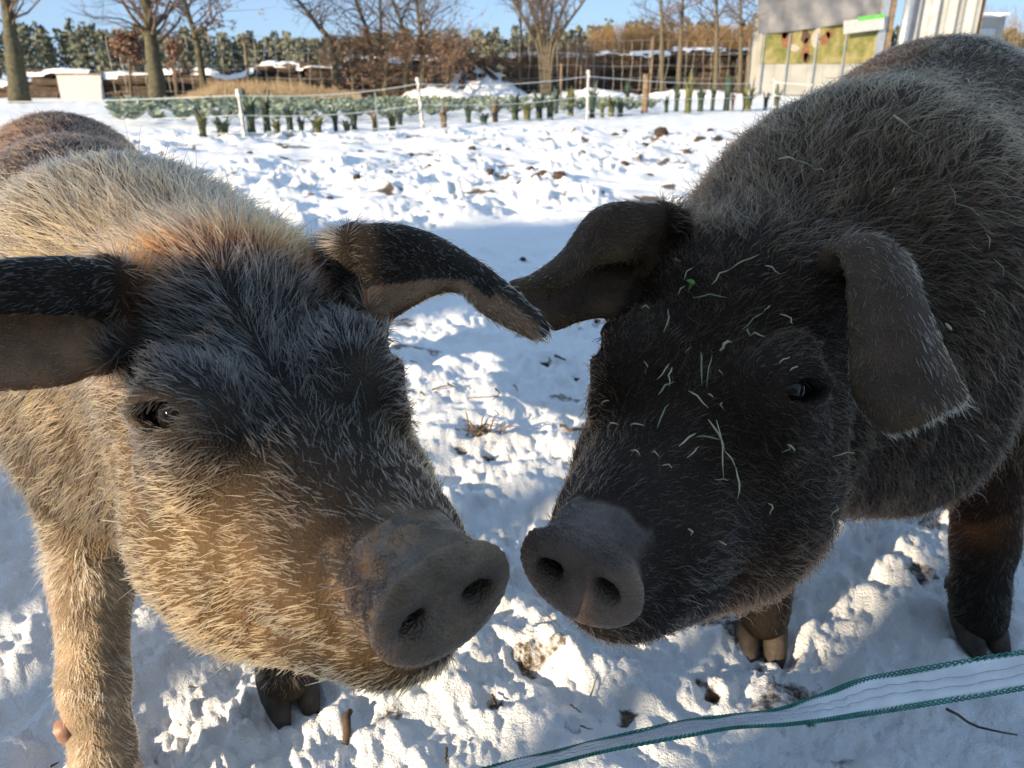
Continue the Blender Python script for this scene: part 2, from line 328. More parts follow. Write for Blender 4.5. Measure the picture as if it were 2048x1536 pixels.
def eye_frame(sy):                                        # head coordinates: centre, slit axis, up, outward
    n = unit(np.array([.66, sy * .68, .34])); a = unit(np.array([.707, -sy * .707, -.06])); a = unit(a - n * (a @ n)); b = np.cross(n, a) * (1 if np.cross(n, a)[2] > 0 else -1)
    return np.array([-.243, sy * .0875, .0985]), a, b, n
def make_pig(spec):
    t, R = spec['t'], spec['R']       # head frame: columns of R are forward, left, up
    M = R.T
    def hw(x, y, z): return t + R @ np.array([x, y, z], float)
    fine = spec.get('fine', .0037)
    lo, hi = spec['box']; flo, fhi = spec['fine_box']
    fld = Field(*[axis_steps(lo[i], flo[i], fhi[i], hi[i], fine, .014) for i in range(3)])
    # trunk
    for c, ax, rad, k in spec['trunk']:
        f = unit(np.array([ax[0], ax[1], ax[2]])); l = unit(np.cross([0, 0, 1.], f)); u = np.cross(f, l)
        fld.ell(c, np.stack([f, l, u]), rad, k)
    for a, b, ra, rb, k in spec['neck']: fld.cone(a, b, ra, rb, k)
    for leg in spec['legs']:
        for (a, ra), (b, rb) in zip(leg[:-1], leg[1:]): fld.cone(a, b, ra, rb, .022)
    # head
    fld.loft(t, M, HEAD_TAB, .05)
    for sy in (-1, 1):
        fld.ell(hw(-.31, sy * .082, -.050), M, (.11, .055, .078), .06)                 # cheek and jowl
        fld.ell(hw(-.17, sy * .052, -.02), M, (.095, .030, .040), .03)                 # ridge beside the muzzle
        fld.ell(hw(-.262, sy * .070, .079), M, (.062, .032, .043), .045)               # orbit
        fld.cone(hw(-.292, sy * .080, .124), hw(-.222, sy * .068, .106), .014, .012, .018)    # brow
        fld.cone(hw(-.225, sy * .088, .046), hw(-.285, sy * .100, .046), .013, .016, .022)     # cheekbone
    fld.cone(hw(-.075, 0, -.062), hw(-.27, 0, -.105), .036, .062, .03)                 # chin and lower jaw
    fld.cone(hw(-.09, .022, -.062), hw(-.27, .05, -.10), .030, .055, .03)
    fld.cone(hw(-.09, -.022, -.062), hw(-.27, -.05, -.10), .030, .055, .03)
    dp = math.radians(spec['disc_pitch']); RD = R @ np.array([[math.cos(dp), 0, math.sin(dp)], [0, 1, 0], [-math.sin(dp), 0, math.cos(dp)]]); MD = RD.T; dt = t + R @ np.array([-.004, 0, -.001])
    def dw(x, y, z): return dt + RD @ np.array([x, y, z], float)
    fld.ell(dw(0, 0, 0), MD, (.0115, .0540, .0470), .005)                               # snout disc with its raised rim
    fld.ell(dw(.0235, 0, .003), MD, (.0205, .041, .033), .008, cut=True)                 # slightly dished face of the disc
    for sy in (-1, 1):
        fld.cone(dw(.02, sy * .0240, -.005), dw(-.010, sy * .0255, .003), .0125, .0085, .006, cut=True)
        fld.cone(dw(-.006, sy * .0255, .002), dw(-.05, sy * .018, .010), .0090, .006, .004, cut=True)
        # eye socket
        E, ea, eb, en = eye_frame(sy); w = lambda p_, q_, r_: t + R @ (E + ea * p_ + eb * q_ + en * r_)
        fld.ell(w(0, 0, -.018), M, (.042, .037, .033), .03)                            # eyeball mound under the lids
        fld.ell(w(-.001, -.001, .008), np.stack([R @ ea, R @ eb, R @ en]), (.0370, .0145, .019), .004, cut=True)
        up = [w(-.040, .001, -.006), w(-.018, .0160, .007), w(.008, .0180, .007), w(.034, .006, -.002)]
        lw = [w(-.039, -.004, -.006), w(-.016, -.0150, .003), w(.010, -.0150, .003), w(.034, -.003, -.003)]
        for ch, rr, kk in ((up, .0085, .008), (lw, .0045, .005)):
            for a, b in zip(ch[:-1], ch[1:]): fld.cone(a, b, rr, rr, kk)
    for sy in (-1, 1):                                                                 # line of the mouth
        fld.cone(hw(-.020, sy * .044, -.050), hw(-.10, sy * .066, -.047), .004, .0045, .005, cut=True); fld.cone(hw(-.10, sy * .066, -.047), hw(-.17, sy * .084, -.062), .0045, .003, .005, cut=True)
    for sy in (-1, 1):                                                                 # fold between jowl and neck
        fld.cone(hw(-.395, sy * .150, .05), hw(-.375, sy * .142, -.04), .016, .018, .03, cut=True); fld.cone(hw(-.375, sy * .142, -.04), hw(-.345, sy * .105, -.15), .018, .014, .03, cut=True)
    ears = []
    for rows in spec['ears']:
        G = ear_sheet(rows); n, m = G.shape[:2]; ears.append(G)
        for i in range(n):
            for j in range(0, m - 1):
                e = min(j, m - 2 - j) / (m / 2); tipf = i / (n - 1)
                r = (.0060 - .0022 * tipf) * (.62 + .38 * min(1, e * 2.2))
                fld.cone(G[i, j], G[i, j + 1], r, r, .006 if i > 5 else .016)
    if 'extra' in spec: spec['extra'](fld, hw, M)
    V, Q = fld.surface(); V = smooth_mesh(V, Q, 3)
    N = normals_of(V, Q)
    H = (V - t) @ R                                        # head coordinates of every vertex
    return V, Q, N, H, ears
LPIG = dict(t=(-.0446, .4061, .607), R=[[0.5939, 0.8044, -0.0125], [-0.7989, 0.5915, 0.1095], [0.0954, -0.0551, 0.9939]],
    box=((-1.45, .30, -.02), (.14, 2.35, 1.02)), fine_box=((-.42, .33, .43), (.12, .88, .84)),
    trunk=[((-.59, 1.14, .550), (-.46, .89, 0), (.36, .200, .250), .10), ((-.84, 1.50, .545), (-.46, .89, .04), (.50, .235, .268), .10), ((-1.07, 1.90, .572), (-.46, .89, -.05), (.36, .215, .268), .10)],
    neck=[((-.30, .80, .625), (-.53, 1.08, .595), .140, .200, .09), ((-.30, .82, .52), (-.47, .98, .48), .12, .19, .07)],
    legs=[[((-.57, .95, .46), .09), ((-.560, .86, .30), .050), ((-.555, .80, .17), .041), ((-.55, .78, .08), .037), ((-.545, .76, .045), .043)],
          [((-.42, 1.02, .46), .105), ((-.40, 1.00, .30), .062), ((-.375, .985, .17), .050), ((-.36, .975, .09), .042), ((-.355, .955, .045), .044)],
          [((-1.10, 1.85, .45), .14), ((-1.14, 1.95, .28), .065), ((-1.12, 1.98, .12), .042), ((-1.11, 1.95, .04), .044)],
          [((-.88, 1.98, .45), .14), ((-.90, 2.06, .28), .065), ((-.88, 2.10, .12), .042), ((-.87, 2.07, .04), .044)]],
    ears=[[[(660, 560, .86), (670, 495, .83), (690, 560, .85), (740, 650, .79)], [(740, 560, .80), (750, 462, .785), (770, 545, .80), (785, 630, .765)], [(850, 560, .76), (850, 478, .75), (855, 530, .775), (870, 583, .74)],
           [(925, 570, .72), (940, 530, .71), (930, 560, .735), (925, 578, .71)], [(1000, 600, .69), (1010, 585, .685), (995, 610, .69), (975, 622, .685)], [(1085, 665, .665), (1080, 655, .665), (1072, 662, .665), (1062, 664, .665)]],
          [[(275, 620, .74), (255, 555, .72), (255, 620, .74), (250, 700, .69)], [(170, 620, .66), (165, 535, .645), (170, 630, .68), (150, 755, .655)], [(80, 620, .62), (70, 535, .61), (80, 640, .65), (60, 770, .62)],
           [(-30, 620, .59), (-30, 548, .58), (-30, 650, .61), (-30, 770, .585)], [(-120, 640, .57), (-130, 590, .56), (-130, 670, .575), (-110, 750, .56)], [(-190, 690, .55), (-195, 680, .55), (-195, 695, .55), (-185, 710, .55)]]])
RPIG = dict(t=(.0554, .4892, .5676), R=[[-0.528, 0.8472, -0.0589], [-0.8485, -0.5234, 0.0787], [0.0359, 0.0915, 0.9952]],
    box=((-.06, .38, -.02), (1.62, 2.65, 1.15)), fine_box=((-.03, .42, .40), (.46, 1.02, .82)),
    trunk=[((.57, 1.24, .625), (.5, .866, .12), (.38, .265, .290), .13), ((.86, 1.65, .665), (.5, .866, .12), (.50, .285, .325), .13), ((1.13, 2.10, .700), (.5, .866, 0), (.36, .265, .310), .12)],
    neck=[((.28, .88, .62), (.49, 1.14, .63), .145, .225, .10), ((.30, .88, .53), (.53, 1.05, .48), .12, .18, .07)],
    legs=[[((.80, 1.22, .46), .12), ((.815, 1.17, .30), .066), ((.815, 1.13, .17), .050), ((.812, 1.11, .09), .044), ((.815, 1.095, .045), .046)],
          [((.50, 1.24, .46), .12), ((.465, 1.18, .30), .062), ((.45, 1.14, .17), .048), ((.442, 1.115, .09), .042), ((.441, 1.10, .045), .044)],
          [((1.25, 2.02, .45), .16), ((1.32, 2.10, .28), .07), ((1.30, 2.14, .12), .045), ((1.29, 2.11, .04), .046)],
          [((.98, 2.16, .45), .16), ((1.0, 2.26, .28), .07), ((.99, 2.30, .12), .045), ((.98, 2.27, .04), .046)]],
    ears=[[[(1330, 540, .95), (1360, 445, .90), (1310, 540, .93), (1250, 635, .87)], [(1260, 520, .87), (1280, 418, .87), (1240, 530, .90), (1205, 628, .86)], [(1190, 530, .85), (1195, 430, .84), (1180, 540, .87), (1150, 640, .84)],
           [(1130, 565, .80), (1130, 515, .80), (1125, 575, .82), (1110, 655, .80)], [(1070, 580, .77), (1070, 562, .77), (1065, 590, .775), (1065, 630, .77)], [(1030, 585, .75), (1030, 575, .75), (1030, 585, .75), (1032, 596, .75)]],
          [[(1640, 560, .84), (1670, 535, .83), (1700, 550, .83), (1720, 620, .82)], [(1680, 505, .78), (1715, 488, .775), (1755, 490, .775), (1795, 520, .785)], [(1700, 560, .745), (1740, 550, .735), (1790, 555, .735), (1835, 580, .755)],
           [(1705, 680, .715), (1755, 680, .70), (1815, 670, .70), (1870, 670, .725)], [(1715, 790, .700), (1770, 800, .682), (1840, 780, .682), (1905, 750, .705)], [(1772, 858, .690), (1810, 848, .678), (1860, 826, .678), (1928, 795, .70)]]])

def _roll(R, deg):                                         # tilt a head about its own long axis
    a = math.radians(deg); return np.array(R) @ np.array([[1, 0, 0], [0, math.cos(a), -math.sin(a)], [0, math.sin(a), math.cos(a)]])
LPIG['disc_pitch'] = 13; RPIG['disc_pitch'] = 8
LPIG['R'] = _roll(LPIG['R'], 6); RPIG['R'] = _roll(RPIG['R'], -6)
LPIG['t'] = np.array(LPIG['t']) + [.002, .003, -.005]; RPIG['t'] = np.array(RPIG['t']) + [-.005, .002, -.004]
# ------------------------------------------------------------------ coats
def skin_material():
  if True:
    t = NT('pig_skin'); co = t.coord()
    a = t.new('ShaderNodeAttribute', attribute_name='coat'); w = t.new('ShaderNodeAttribute', attribute_name='wet')
    n = t.noise(160, 5, .65, co); n2 = t.noise(28, 4, .6, co)
    v = t.mix(.55, a.outputs['Color'], t.ramp(n2, [(.3, (.35, .35, .36)), (.7, (1.5, 1.45, 1.4))]), 'MULTIPLY')
    sp = t.ramp(t.noise(330, 4, .75, co), [(.60, (0, 0, 0)), (.68, (1, 1, 1))]); v = t.mix(.35, v, t.mix(sp, v, (.20, .15, .10))); t.link(v, t.b.inputs['Base Color'])
    mr = t.new('ShaderNodeMapRange'); t.link(w.outputs['Fac'], mr.inputs[0]); mr.inputs[3].default_value = .62; mr.inputs[4].default_value = .05
    t.link(mr.outputs[0], t.b.inputs['Roughness'])
    ms = t.new('ShaderNodeMapRange'); t.link(w.outputs['Fac'], ms.inputs[0]); ms.inputs[3].default_value = .10; ms.inputs[4].default_value = .65; t.link(ms.outputs[0], t.b.inputs['Specular IOR Level'])
    h = t.new('ShaderNodeMath', operation='MULTIPLY_ADD'); t.link(n2, h.inputs[0]); h.inputs[1].default_value = 2.2; t.link(n, h.inputs[2])
    vo = t.new('ShaderNodeTexVoronoi'); vo.inputs['Scale'].default_value = 420; t.link(co, vo.inputs['Vector'])
    h2 = t.new('ShaderNodeMath', operation='MULTIPLY_ADD'); t.link(vo.outputs['Distance'], h2.inputs[0]); h2.inputs[1].default_value = .9; t.link(h.outputs[0], h2.inputs[2])
    t.bump(h2.outputs[0], .8, .0020)
  for hname, ior in (('hair_tan', 1.5), ('hair_black', 1.27)):
    t = NT(hname); a = t.new('ShaderNodeAttribute', attribute_name='hcol'); t.n.remove(t.b)
    hb = t.new('ShaderNodeBsdfHairPrincipled'); hb.model = 'CHIANG'; hb.parametrization = 'COLOR'
    t.link(a.outputs['Color'], hb.inputs['Color'])
    hb.inputs['Roughness'].default_value = .42; hb.inputs['Radial Roughness'].default_value = .5; hb.inputs['Random Roughness'].default_value = .2; hb.inputs['IOR'].default_value = ior
    t.link(hb.outputs[0], t.out.inputs['Surface'])
  if True:
    t = NT('eyeball'); t.b.inputs['Base Color'].default_value = (.012, .008, .006, 1); t.set(t.b, Roughness=.05)
    simple('lash_pale', (.12, .10, .075), (.22, .19, .15), 60, .6); simple('stick_dark', (.02, .015, .012), (.04, .03, .025), 60, .6)
    simple('hoof', (.018, .014, .011), (.065, .048, .034), 40, .75, .7, .003)
    simple('hoof_pale', (.20, .10, .07), (.32, .18, .12), 40, .5, .4, .002)
skin_material()
def lerp(a, b, f): return a + (b - a) * np.asarray(f)[:, None]
def col(*c): return np.array(c, float)
def coat_left(V, N, H, ear):
    n = len(V); x, y, z = H.T; nz = fbm(V, 9, 3, 3); n4 = fbm(V, 30, 4, 2)
    root = np.tile(col(.030, .023, .016), (n, 1)); tip = np.tile(col(.30, .170, .070), (n, 1))          # neck and trunk: grizzled tan
    # rump browner, belly paler
    rp = sstep(1.2, 1.5, V[:, 1]); root = lerp(root, col(.022, .009, .004), rp); tip = lerp(tip, col(.17, .065, .022), rp)
    head = sstep(-.52, -.40, x)
    side = sstep(.10, -.02, z + .25 * (x + .22))                 # below the eye line
    # forehead charcoal with frosted tips
    fr = head * (1 - side)
    root = lerp(root, col(.011, .0095, .009), fr); tip = lerp(tip, col(.125, .100, .072), fr)
    # tan cheeks, muzzle and jaw
    ck = head * side; m = sstep(-.30, -.12, x)
    root = lerp(root, col(.060, .038, .020), ck); tip = lerp(tip, col(.38, .222, .088), ck)
    dk = ck * sstep(.05, .35, fbm(V, 13, 8, 3)) * (1 - m); root = lerp(root, col(.03, .024, .018), dk); tip = lerp(tip, col(.33, .26, .17), dk * .6)
    tm = sstep(-.17, -.06, x) * sstep(.0, .045, z) ; root = lerp(root, col(.05, .03, .018), tm); tip = lerp(tip, col(.22, .14, .08), tm)
    eb = head * np.exp(-(((x + .247) / .040) ** 2 + ((np.abs(y) - .092) / .035) ** 2 + ((z - .087) / .028) ** 2)); root = lerp(root, col(.03, .022, .018), eb); tip = lerp(tip, col(.13, .10, .075), eb)
    # russet band across the poll
    po = np.exp(-((x + .415 + .02 * nz) / .040) ** 2) * sstep(.08, .13, z) * (.35 + .65 * np.clip(np.abs(y) / .07, 0, 1)); po = np.clip(po * 1.25, 0, 1) * sstep(.130, .095, np.abs(y))
    root = lerp(root, col(.10, .035, .010), po); tip = lerp(tip, col(.46, .18, .045), po)
    # chest and legs
    lg = sstep(.42, .30, V[:, 2]) * (1 - head); root = lerp(root, col(.28, .20, .125), lg); tip = lerp(tip, col(.56, .43, .28), lg)
    l2 = sstep(.20, .10, V[:, 2]) * (1 - head) * sstep(-.46, -.40, V[:, 0]) * (V[:, 1] < 1.3); root = lerp(root, col(.05, .035, .022), l2); tip = lerp(tip, col(.16, .11, .07), l2)
    drt = lg * sstep(.1, .5, fbm(V, 14, 12, 3)) * .4; root = lerp(root, col(.08, .055, .035), drt); tip = lerp(tip, col(.22, .16, .10), drt)
    # ears
    e, inner = ear
    root = lerp(root, col(.018, .014, .012), e); tip = lerp(tip, col(.14, .115, .09), e)
    ie = e * inner; root = lerp(root, col(.26, .145, .08), ie); tip = lerp(tip, col(.46, .28, .15), ie)  # tan inner ear, lightened to put snow-bounced light into the colour
    return root, tip
def coat_right(V, N, H, ear):
    n = len(V); x, y, z = H.T; nz = fbm(V, 7, 33, 3)
    root = np.tile(col(.011, .006, .0035), (n, 1)); tip = np.tile(col(.092, .047, .020), (n, 1))
    head = sstep(-.55, -.42, x)
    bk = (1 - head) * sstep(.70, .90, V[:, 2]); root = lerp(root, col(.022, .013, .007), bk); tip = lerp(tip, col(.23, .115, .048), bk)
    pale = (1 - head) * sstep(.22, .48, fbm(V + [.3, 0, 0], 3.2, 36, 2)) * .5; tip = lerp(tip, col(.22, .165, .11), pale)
    jw = head * sstep(-.02, -.10, z + .06 * nz) * sstep(-.36, -.26, x) * sstep(-.10, -.18, x) * 1.0; root = lerp(root, col(.07, .028, .012), jw); tip = lerp(tip, col(.32, .13, .05), jw)
    mz = head * sstep(-.20, -.10, x); tip = lerp(tip, col(.10, .058, .032), mz); root = lerp(root, col(.02, .014, .011), mz)
    po = np.exp(-((x + .44) / .05) ** 2) * sstep(.06, .12, z) * .8; tip = lerp(tip, col(.17, .105, .055), po)
    lg = sstep(.45, .33, V[:, 2]) * (1 - head); root = lerp(root, col(.03, .014, .007), lg); tip = lerp(tip, col(.14, .065, .03), lg)
    l2 = sstep(.22, .12, V[:, 2]) * (1 - head); root = lerp(root, col(.014, .011, .009), l2); tip = lerp(tip, col(.05, .04, .03), l2)
    e, inner = ear
    tip = lerp(tip, col(.30, .19, .115), e); root = lerp(root, col(.075, .048, .032), e); ie = e * inner; tip = lerp(tip, col(.17, .10, .06), ie)
    return root, tip
def ear_info(V, N, ears):
    e = np.zeros(len(V)); inner = np.zeros(len(V)); edge = np.zeros(len(V)); along = np.zeros((len(V), 3)); base = np.zeros(len(V))
    for G in ears:
        n, m = G.shape[:2]; pts = G.reshape(-1, 3); tan = unit(np.gradient(G, axis=0)).reshape(-1, 3)
        gi, gj = np.meshgrid(np.linspace(0, 1, n), np.linspace(0, 1, m), indexing='ij'); gi, gj = gi.ravel(), gj.ravel()
        nn = np.cross(np.gradient(G, axis=0), np.gradient(G, axis=1)); nn = unit(nn).reshape(-1, 3)
        c = np.where(((V > pts.min(0) - .02) & (V < pts.max(0) + .02)).all(1))[0]
        for k in range(0, len(c), 4000):
            ci = c[k:k + 4000]; d = ((V[ci][:, None] - pts[None]) ** 2).sum(-1); j = d.argmin(1); ok = np.sqrt(d[np.arange(len(ci)), j]) < .016
            ok &= gi[j] > .06
            ii = ci[ok]; jj = j[ok]; e[ii] = sstep(.06, .2, gi[jj]); along[ii] = tan[jj]; base[ii] = gi[jj]
            edge[ii] = np.maximum(np.abs(gj[jj] - .5) * 2, gi[jj] ** 3); inner[ii] = sstep(.32, .48, gj[jj])
    return e, inner, edge, along, base
def build_pig(name, spec, coat, label, total, curl, seed):
    rng = np.random.default_rng(seed)
    V, Q, N, H, ears = make_pig(spec); R = spec['R']; fwd = R[:, 0]
    e, inner, edge, along, base = ear_info(V, N, ears)
    if spec.get('ear_inner_off'): inner = inner * 0
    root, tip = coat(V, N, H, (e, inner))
    if spec.get('ear_rim'):
        f = e * sstep(.72, .98, edge); tip = lerp(tip, col(.30, .20, .11), f); root = lerp(root, col(.10, .06, .03), f)
    x, y, z = H.T
    rr = np.hypot(y / .056, z / .051)
    dpx = x - .0 + z * math.tan(math.radians(-spec['disc_pitch'])); disc = sstep(-.024, -.014, dpx) * (rr < 1.25)
    top = sstep(-.052, -.038, x + .012 * noise3(V, 60, 2)) * sstep(.015, .035, z) * (np.abs(y) < .06)
    nose = np.maximum(disc, top)
    nostril = np.exp(-(((np.abs(y) - .0245) / .0115) ** 2 + ((z + .001) / .0115) ** 2) * .8) * sstep(-.06, -.012, x)
    skin = root * .75 + tip * .10
    nc = np.array(spec['nose_col']); skin = lerp(skin, nc, nose); skin = skin * (1 + .45 * disc * sstep(.80, 1.0, rr) + .35 * disc * fbm(V, 55, 71, 3))[:, None]
    V = V + N * (disc * sstep(.35, .6, rr) * sstep(1.1, .9, rr) * (np.sin(np.arctan2(z, y) * 46 + 3 * noise3(V, 40, 72)) * .00035))[:, None]
    wet = np.zeros(len(V))
    if spec.get('muddy'):                                   # wet mud smeared over the bridge of the left snout
        mp = sstep(-.075, -.05, x + .02 * noise3(V, 45, 6)) * sstep(.012, -.002, x) * sstep(-.035, .0, z) ; mp = mp * sstep(.03, -.02, y + .02 * noise3(V, 40, 9)) * (rr < 1.6)
        skin = lerp(skin, col(.26, .145, .066), mp * sstep(-.2, .3, fbm(V, 70, 15, 2))); wet = np.maximum(wet, mp)
        bmp = fbm(V, 120, 19, 3) * .0095 * mp + fbm(V, 45, 20, 2) * .003 * np.maximum(top, mp) + fbm(V, 150, 29, 2) * .0008 * disc; bmp = bmp * (1 - disc * .7) * (1 - np.clip(nostril * 2, 0, 1)); V = V + N * bmp[:, None]; nose = np.maximum(nose, mp * sstep(-.3, .2, fbm(V, 60, 44, 2)))
    else:
        wr = top * np.sin((x + .006 * noise3(V, 50, 4)) * 620) * .0017; V = V + N * wr[:, None]; wet = np.maximum(wet, top * .5); skin = lerp(skin, col(.105, .085, .078), top * .75)
    wet = np.maximum(wet, nose * .42)
    eye = np.zeros(len(V))
    eyew = np.zeros(len(V)); sock = np.zeros(len(V))
    for sy in (-1, 1):
        E, ea, eb, en = eye_frame(sy); q = H - E; pa, pb, pn = q @ ea, q @ eb, q @ en
        eye = np.maximum(eye, np.exp(-((pa / .036) ** 2 + (pb / .0165) ** 2 + (pn / .024) ** 2))); eyew = np.maximum(eyew, np.exp(-((pa / .052) ** 2 + (pb / .030) ** 2 + (pn / .032) ** 2)))
        sock = np.maximum(sock, sstep(1.12, .92, np.sqrt((pa / .036) ** 2 + (pb / .0135) ** 2 + ((pn - .002) / .020) ** 2)))
    skin = lerp(skin, np.array(spec['lid_col']), np.clip(eye * 1.3, 0, 1))
    skin = lerp(skin, col(.010, .007, .006), sock)
    skin = skin + 0; skin = lerp(skin, col(.012, .009, .008), nostril)
    pig = obj(name, np_mesh(name, V, Q, 'pig_skin', True, {'coat': skin, 'wet': wet})); tag(pig, label, 'pig')
    # ---- hair: length, lift and lay of the coat
    head = sstep(-.50, -.36, x); back = spec['back']
    leg = sstep(.40, .30, V[:, 2]) * (1 - head)
    L = np.full(len(V), spec['len_body']); L = L + (.015 - L) * head
    L = L + (.012 - L) * (head * sstep(-.20, -.10, x)); L = L + (.020 - L) * head * sstep(-.02, -.08, z) * sstep(-.16, -.24, x)
    fore = head * sstep(.05, .10, z); L = L + (spec['len_fore'] - L) * fore * sstep(-.16, -.26, x)
    crest = sstep(.0, .6, N[:, 2]) * sstep(-.36, -.44, x) * sstep(-.95, -.62, x); L = L + (spec['len_crest'] - L) * crest
    L = L + (.012 - L) * leg; L = L + (.009 - L) * e
    L = L * (1 - .80 * eyew)
    lift = np.full(len(V), .22); lift = lift + (.55 - lift) * crest + .06 * fore
    lay = -fwd[None] * head[:, None] + (1 - head)[:, None] * back[None] 
    lay = lay + np.array([0, 0, -1.0])[None] * (.25 + .35 * (1 - head) * (1 - crest) + 1.2 * leg - .25 * fore)[:, None]
    lat = R[:, 1][None] * np.sign(y)[:, None]; lay = lay + lat * (.35 * fore)[:, None]
    lay = lay * (1 - e)[:, None] + along * e[:, None] * 1.2
    dens = spec['d_body'] + (1 - spec['d_body']) * sstep(-.75, -.45, x); dens = np.where(leg > .3, .7, dens)
    dens = dens * (1 - np.clip(nose * 1.1, 0, 1) * .98) * (1 - np.clip(nostril * 2, 0, 1)) * (1 - np.clip(eye * 2.2 - .3, 0, 1) * .99)
    dens = dens * (V[:, 2] > .055)
    Tq = np.concatenate([Q[:, [0, 1, 2]], Q[:, [0, 2, 3]]]); ar = .5 * np.linalg.norm(np.cross(V[Tq[:, 1]] - V[Tq[:, 0]], V[Tq[:, 2]] - V[Tq[:, 0]]), axis=1)
    w = ar * dens[Tq].mean(1); cdf = np.cumsum(w); tri = np.searchsorted(cdf, rng.random(total) * cdf[-1]); tri = np.minimum(tri, len(Tq) - 1)
    b = rng.random((total, 2)); b[b.sum(1) > 1] = 1 - b[b.sum(1) > 1]; bc = np.c_[1 - b.sum(1), b]
    def S(A): A = np.asarray(A); q = A[Tq[tri]]; return (q * (bc[..., None] if A.ndim == 2 else bc)).sum(1)
    p, nn, lay_, L_, lift_ = S(V), unit(S(N)), S(lay), S(L), S(lift); rt, tp = S(root), S(tip); noseS = S(nose); eS = S(e)
    # coherent swirl so that the coat falls in tufts
    sw = np.stack([fbm(p, 26, seed + 1, 2), fbm(p, 26, seed + 2, 2), fbm(p, 26, seed + 3, 2)], -1); lay_ = unit(lay_) + spec['swirl'] * sw + .35 * np.stack([noise3(p, 120, seed + k) for k in (11, 12, 13)], -1) + .15 * rng.normal(size=p.shape)
    tg = unit(lay_ - nn * (lay_ * nn).sum(1, keepdims=True))
    lf = np.clip(lift_ + .10 * rng.normal(size=total) + .25 * fbm(p, 40, seed + 7, 2), .06, 1.2)
    L_ = L_ * (.55 + .75 * rng.random(total)) * (1 + .25 * fbm(p, 18, seed + 9, 2)); stray = rng.random(total) < .015; L_ = np.where(stray, L_ * 1.7, L_); lf = np.where(stray, lf + .35, lf); L_ = np.where(noseS > .4, .0035, L_)
    K = 6; s = np.linspace(0, 1, K)[None, :, None]
    d0 = tg * np.cos(lf)[:, None] + nn * np.sin(lf)[:, None]; bend = (tg * .55 + np.array([0, 0, -.25]) - nn * (.35 * np.sin(lf))[:, None])
    pts = p[:, None] - nn[:, None] * .0012 + L_[:, None, None] * (s * d0[:, None] + s ** 2 * .38 * bend[:, None])
    if curl:
        ph = rng.random(total)[:, None, None] * 6.28; fq = (3.5 + 3 * rng.random(total))[:, None, None]; si = np.cross(tg, nn)[:, None]
        am = (curl * (1 - .6 * eS))[:, None, None] * L_[:, None, None] * s
        pts = pts + am * (np.sin(ph + fq * s) - np.sin(ph)) * si + .6 * am * (np.cos(ph + fq * s) - np.cos(ph)) * nn[:, None]
    hc = bpy.data.hair_curves.new(name + '_hair'); hc.add_curves([K] * total)
    hc.attributes['position'].data.foreach_set('vector', np.ascontiguousarray(pts, np.float32).ravel())
    r0 = spec['hair_r'] * (.7 + .6 * rng.random(total)); rad = r0[:, None] * np.array([1, 1, .9, .72, .48, .16])[None]
    ra = hc.attributes.get('radius') or hc.attributes.new('radius', 'FLOAT', 'POINT'); ra.data.foreach_set('value', rad.astype(np.float32).ravel())
    g = rng.random(total); dark = (g < spec['dark_share'])[:, None]; var = (.65 + .7 * rng.random(total))[:, None]
    tp2 = np.where(dark, rt * 1.6, tp * var); pale = (rng.random(total) < spec['pale_share'])[:, None]; tp2 = np.where(pale, np.minimum(tp * 1.7 + .02, .46), tp2)
    f = sstep(.10, .80, np.linspace(0, 1, K))[None, :, None]; hcol = rt[:, None] * (1 - f) + tp2[:, None] * f
    at = hc.attributes.new('hcol', 'FLOAT_COLOR', 'POINT'); at.data.foreach_set('color', np.concatenate([hcol, np.ones((total, K, 1))], -1).astype(np.float32).ravel())
    hc.materials.append(MATS[spec['hair_mat']])
    ho = bpy.data.objects.new('hair', hc); link(ho, pig); ho['kind'] = 'stuff'
    # ---- lashes
    for sy in (-1, 1):
        E, ea, eb, en = eye_frame(sy); mb = MB(); w = lambda p_, q_, r_: np.array(spec['t']) + R @ (E + ea * p_ + eb * q_ + en * r_)
        for u_ in np.linspace(-.030, .018, 12):
            q = .0110 - 9 * (u_ + .003) ** 2; o_ = rng.normal() * .0015; l = .008 + .004 * rng.random(); mb.tube([w(u_, q, .009), w(u_ + o_ - .002, q - l * .5, .015), w(u_ + 2 * o_ - .005, q - l, .017)], [.00034, .00028, .0001], 4, False)
        mb.build('eyelashes', spec['lash'], pig, kind='stuff')
    # ---- eyes
    for sy in (-1, 1):
        mb = MB(); E, ea, eb, en = eye_frame(sy); c = np.array(spec['t']) + R @ (E - en * .0095); r = .0195
        for i in range(9):
            th = math.pi * i / 8
            for k in range(14): a = 2 * math.pi * k / 14; mb.v.append(tuple(c + r * np.array([math.sin(th) * math.cos(a), math.sin(th) * math.sin(a), math.cos(th)])))
        for i in range(8):
            for k in range(14): mb.f.append((i * 14 + k, i * 14 + (k + 1) % 14, (i + 1) * 14 + (k + 1) % 14, (i + 1) * 14 + k))
        mb.build('eye', 'eyeball', pig, smooth=True)
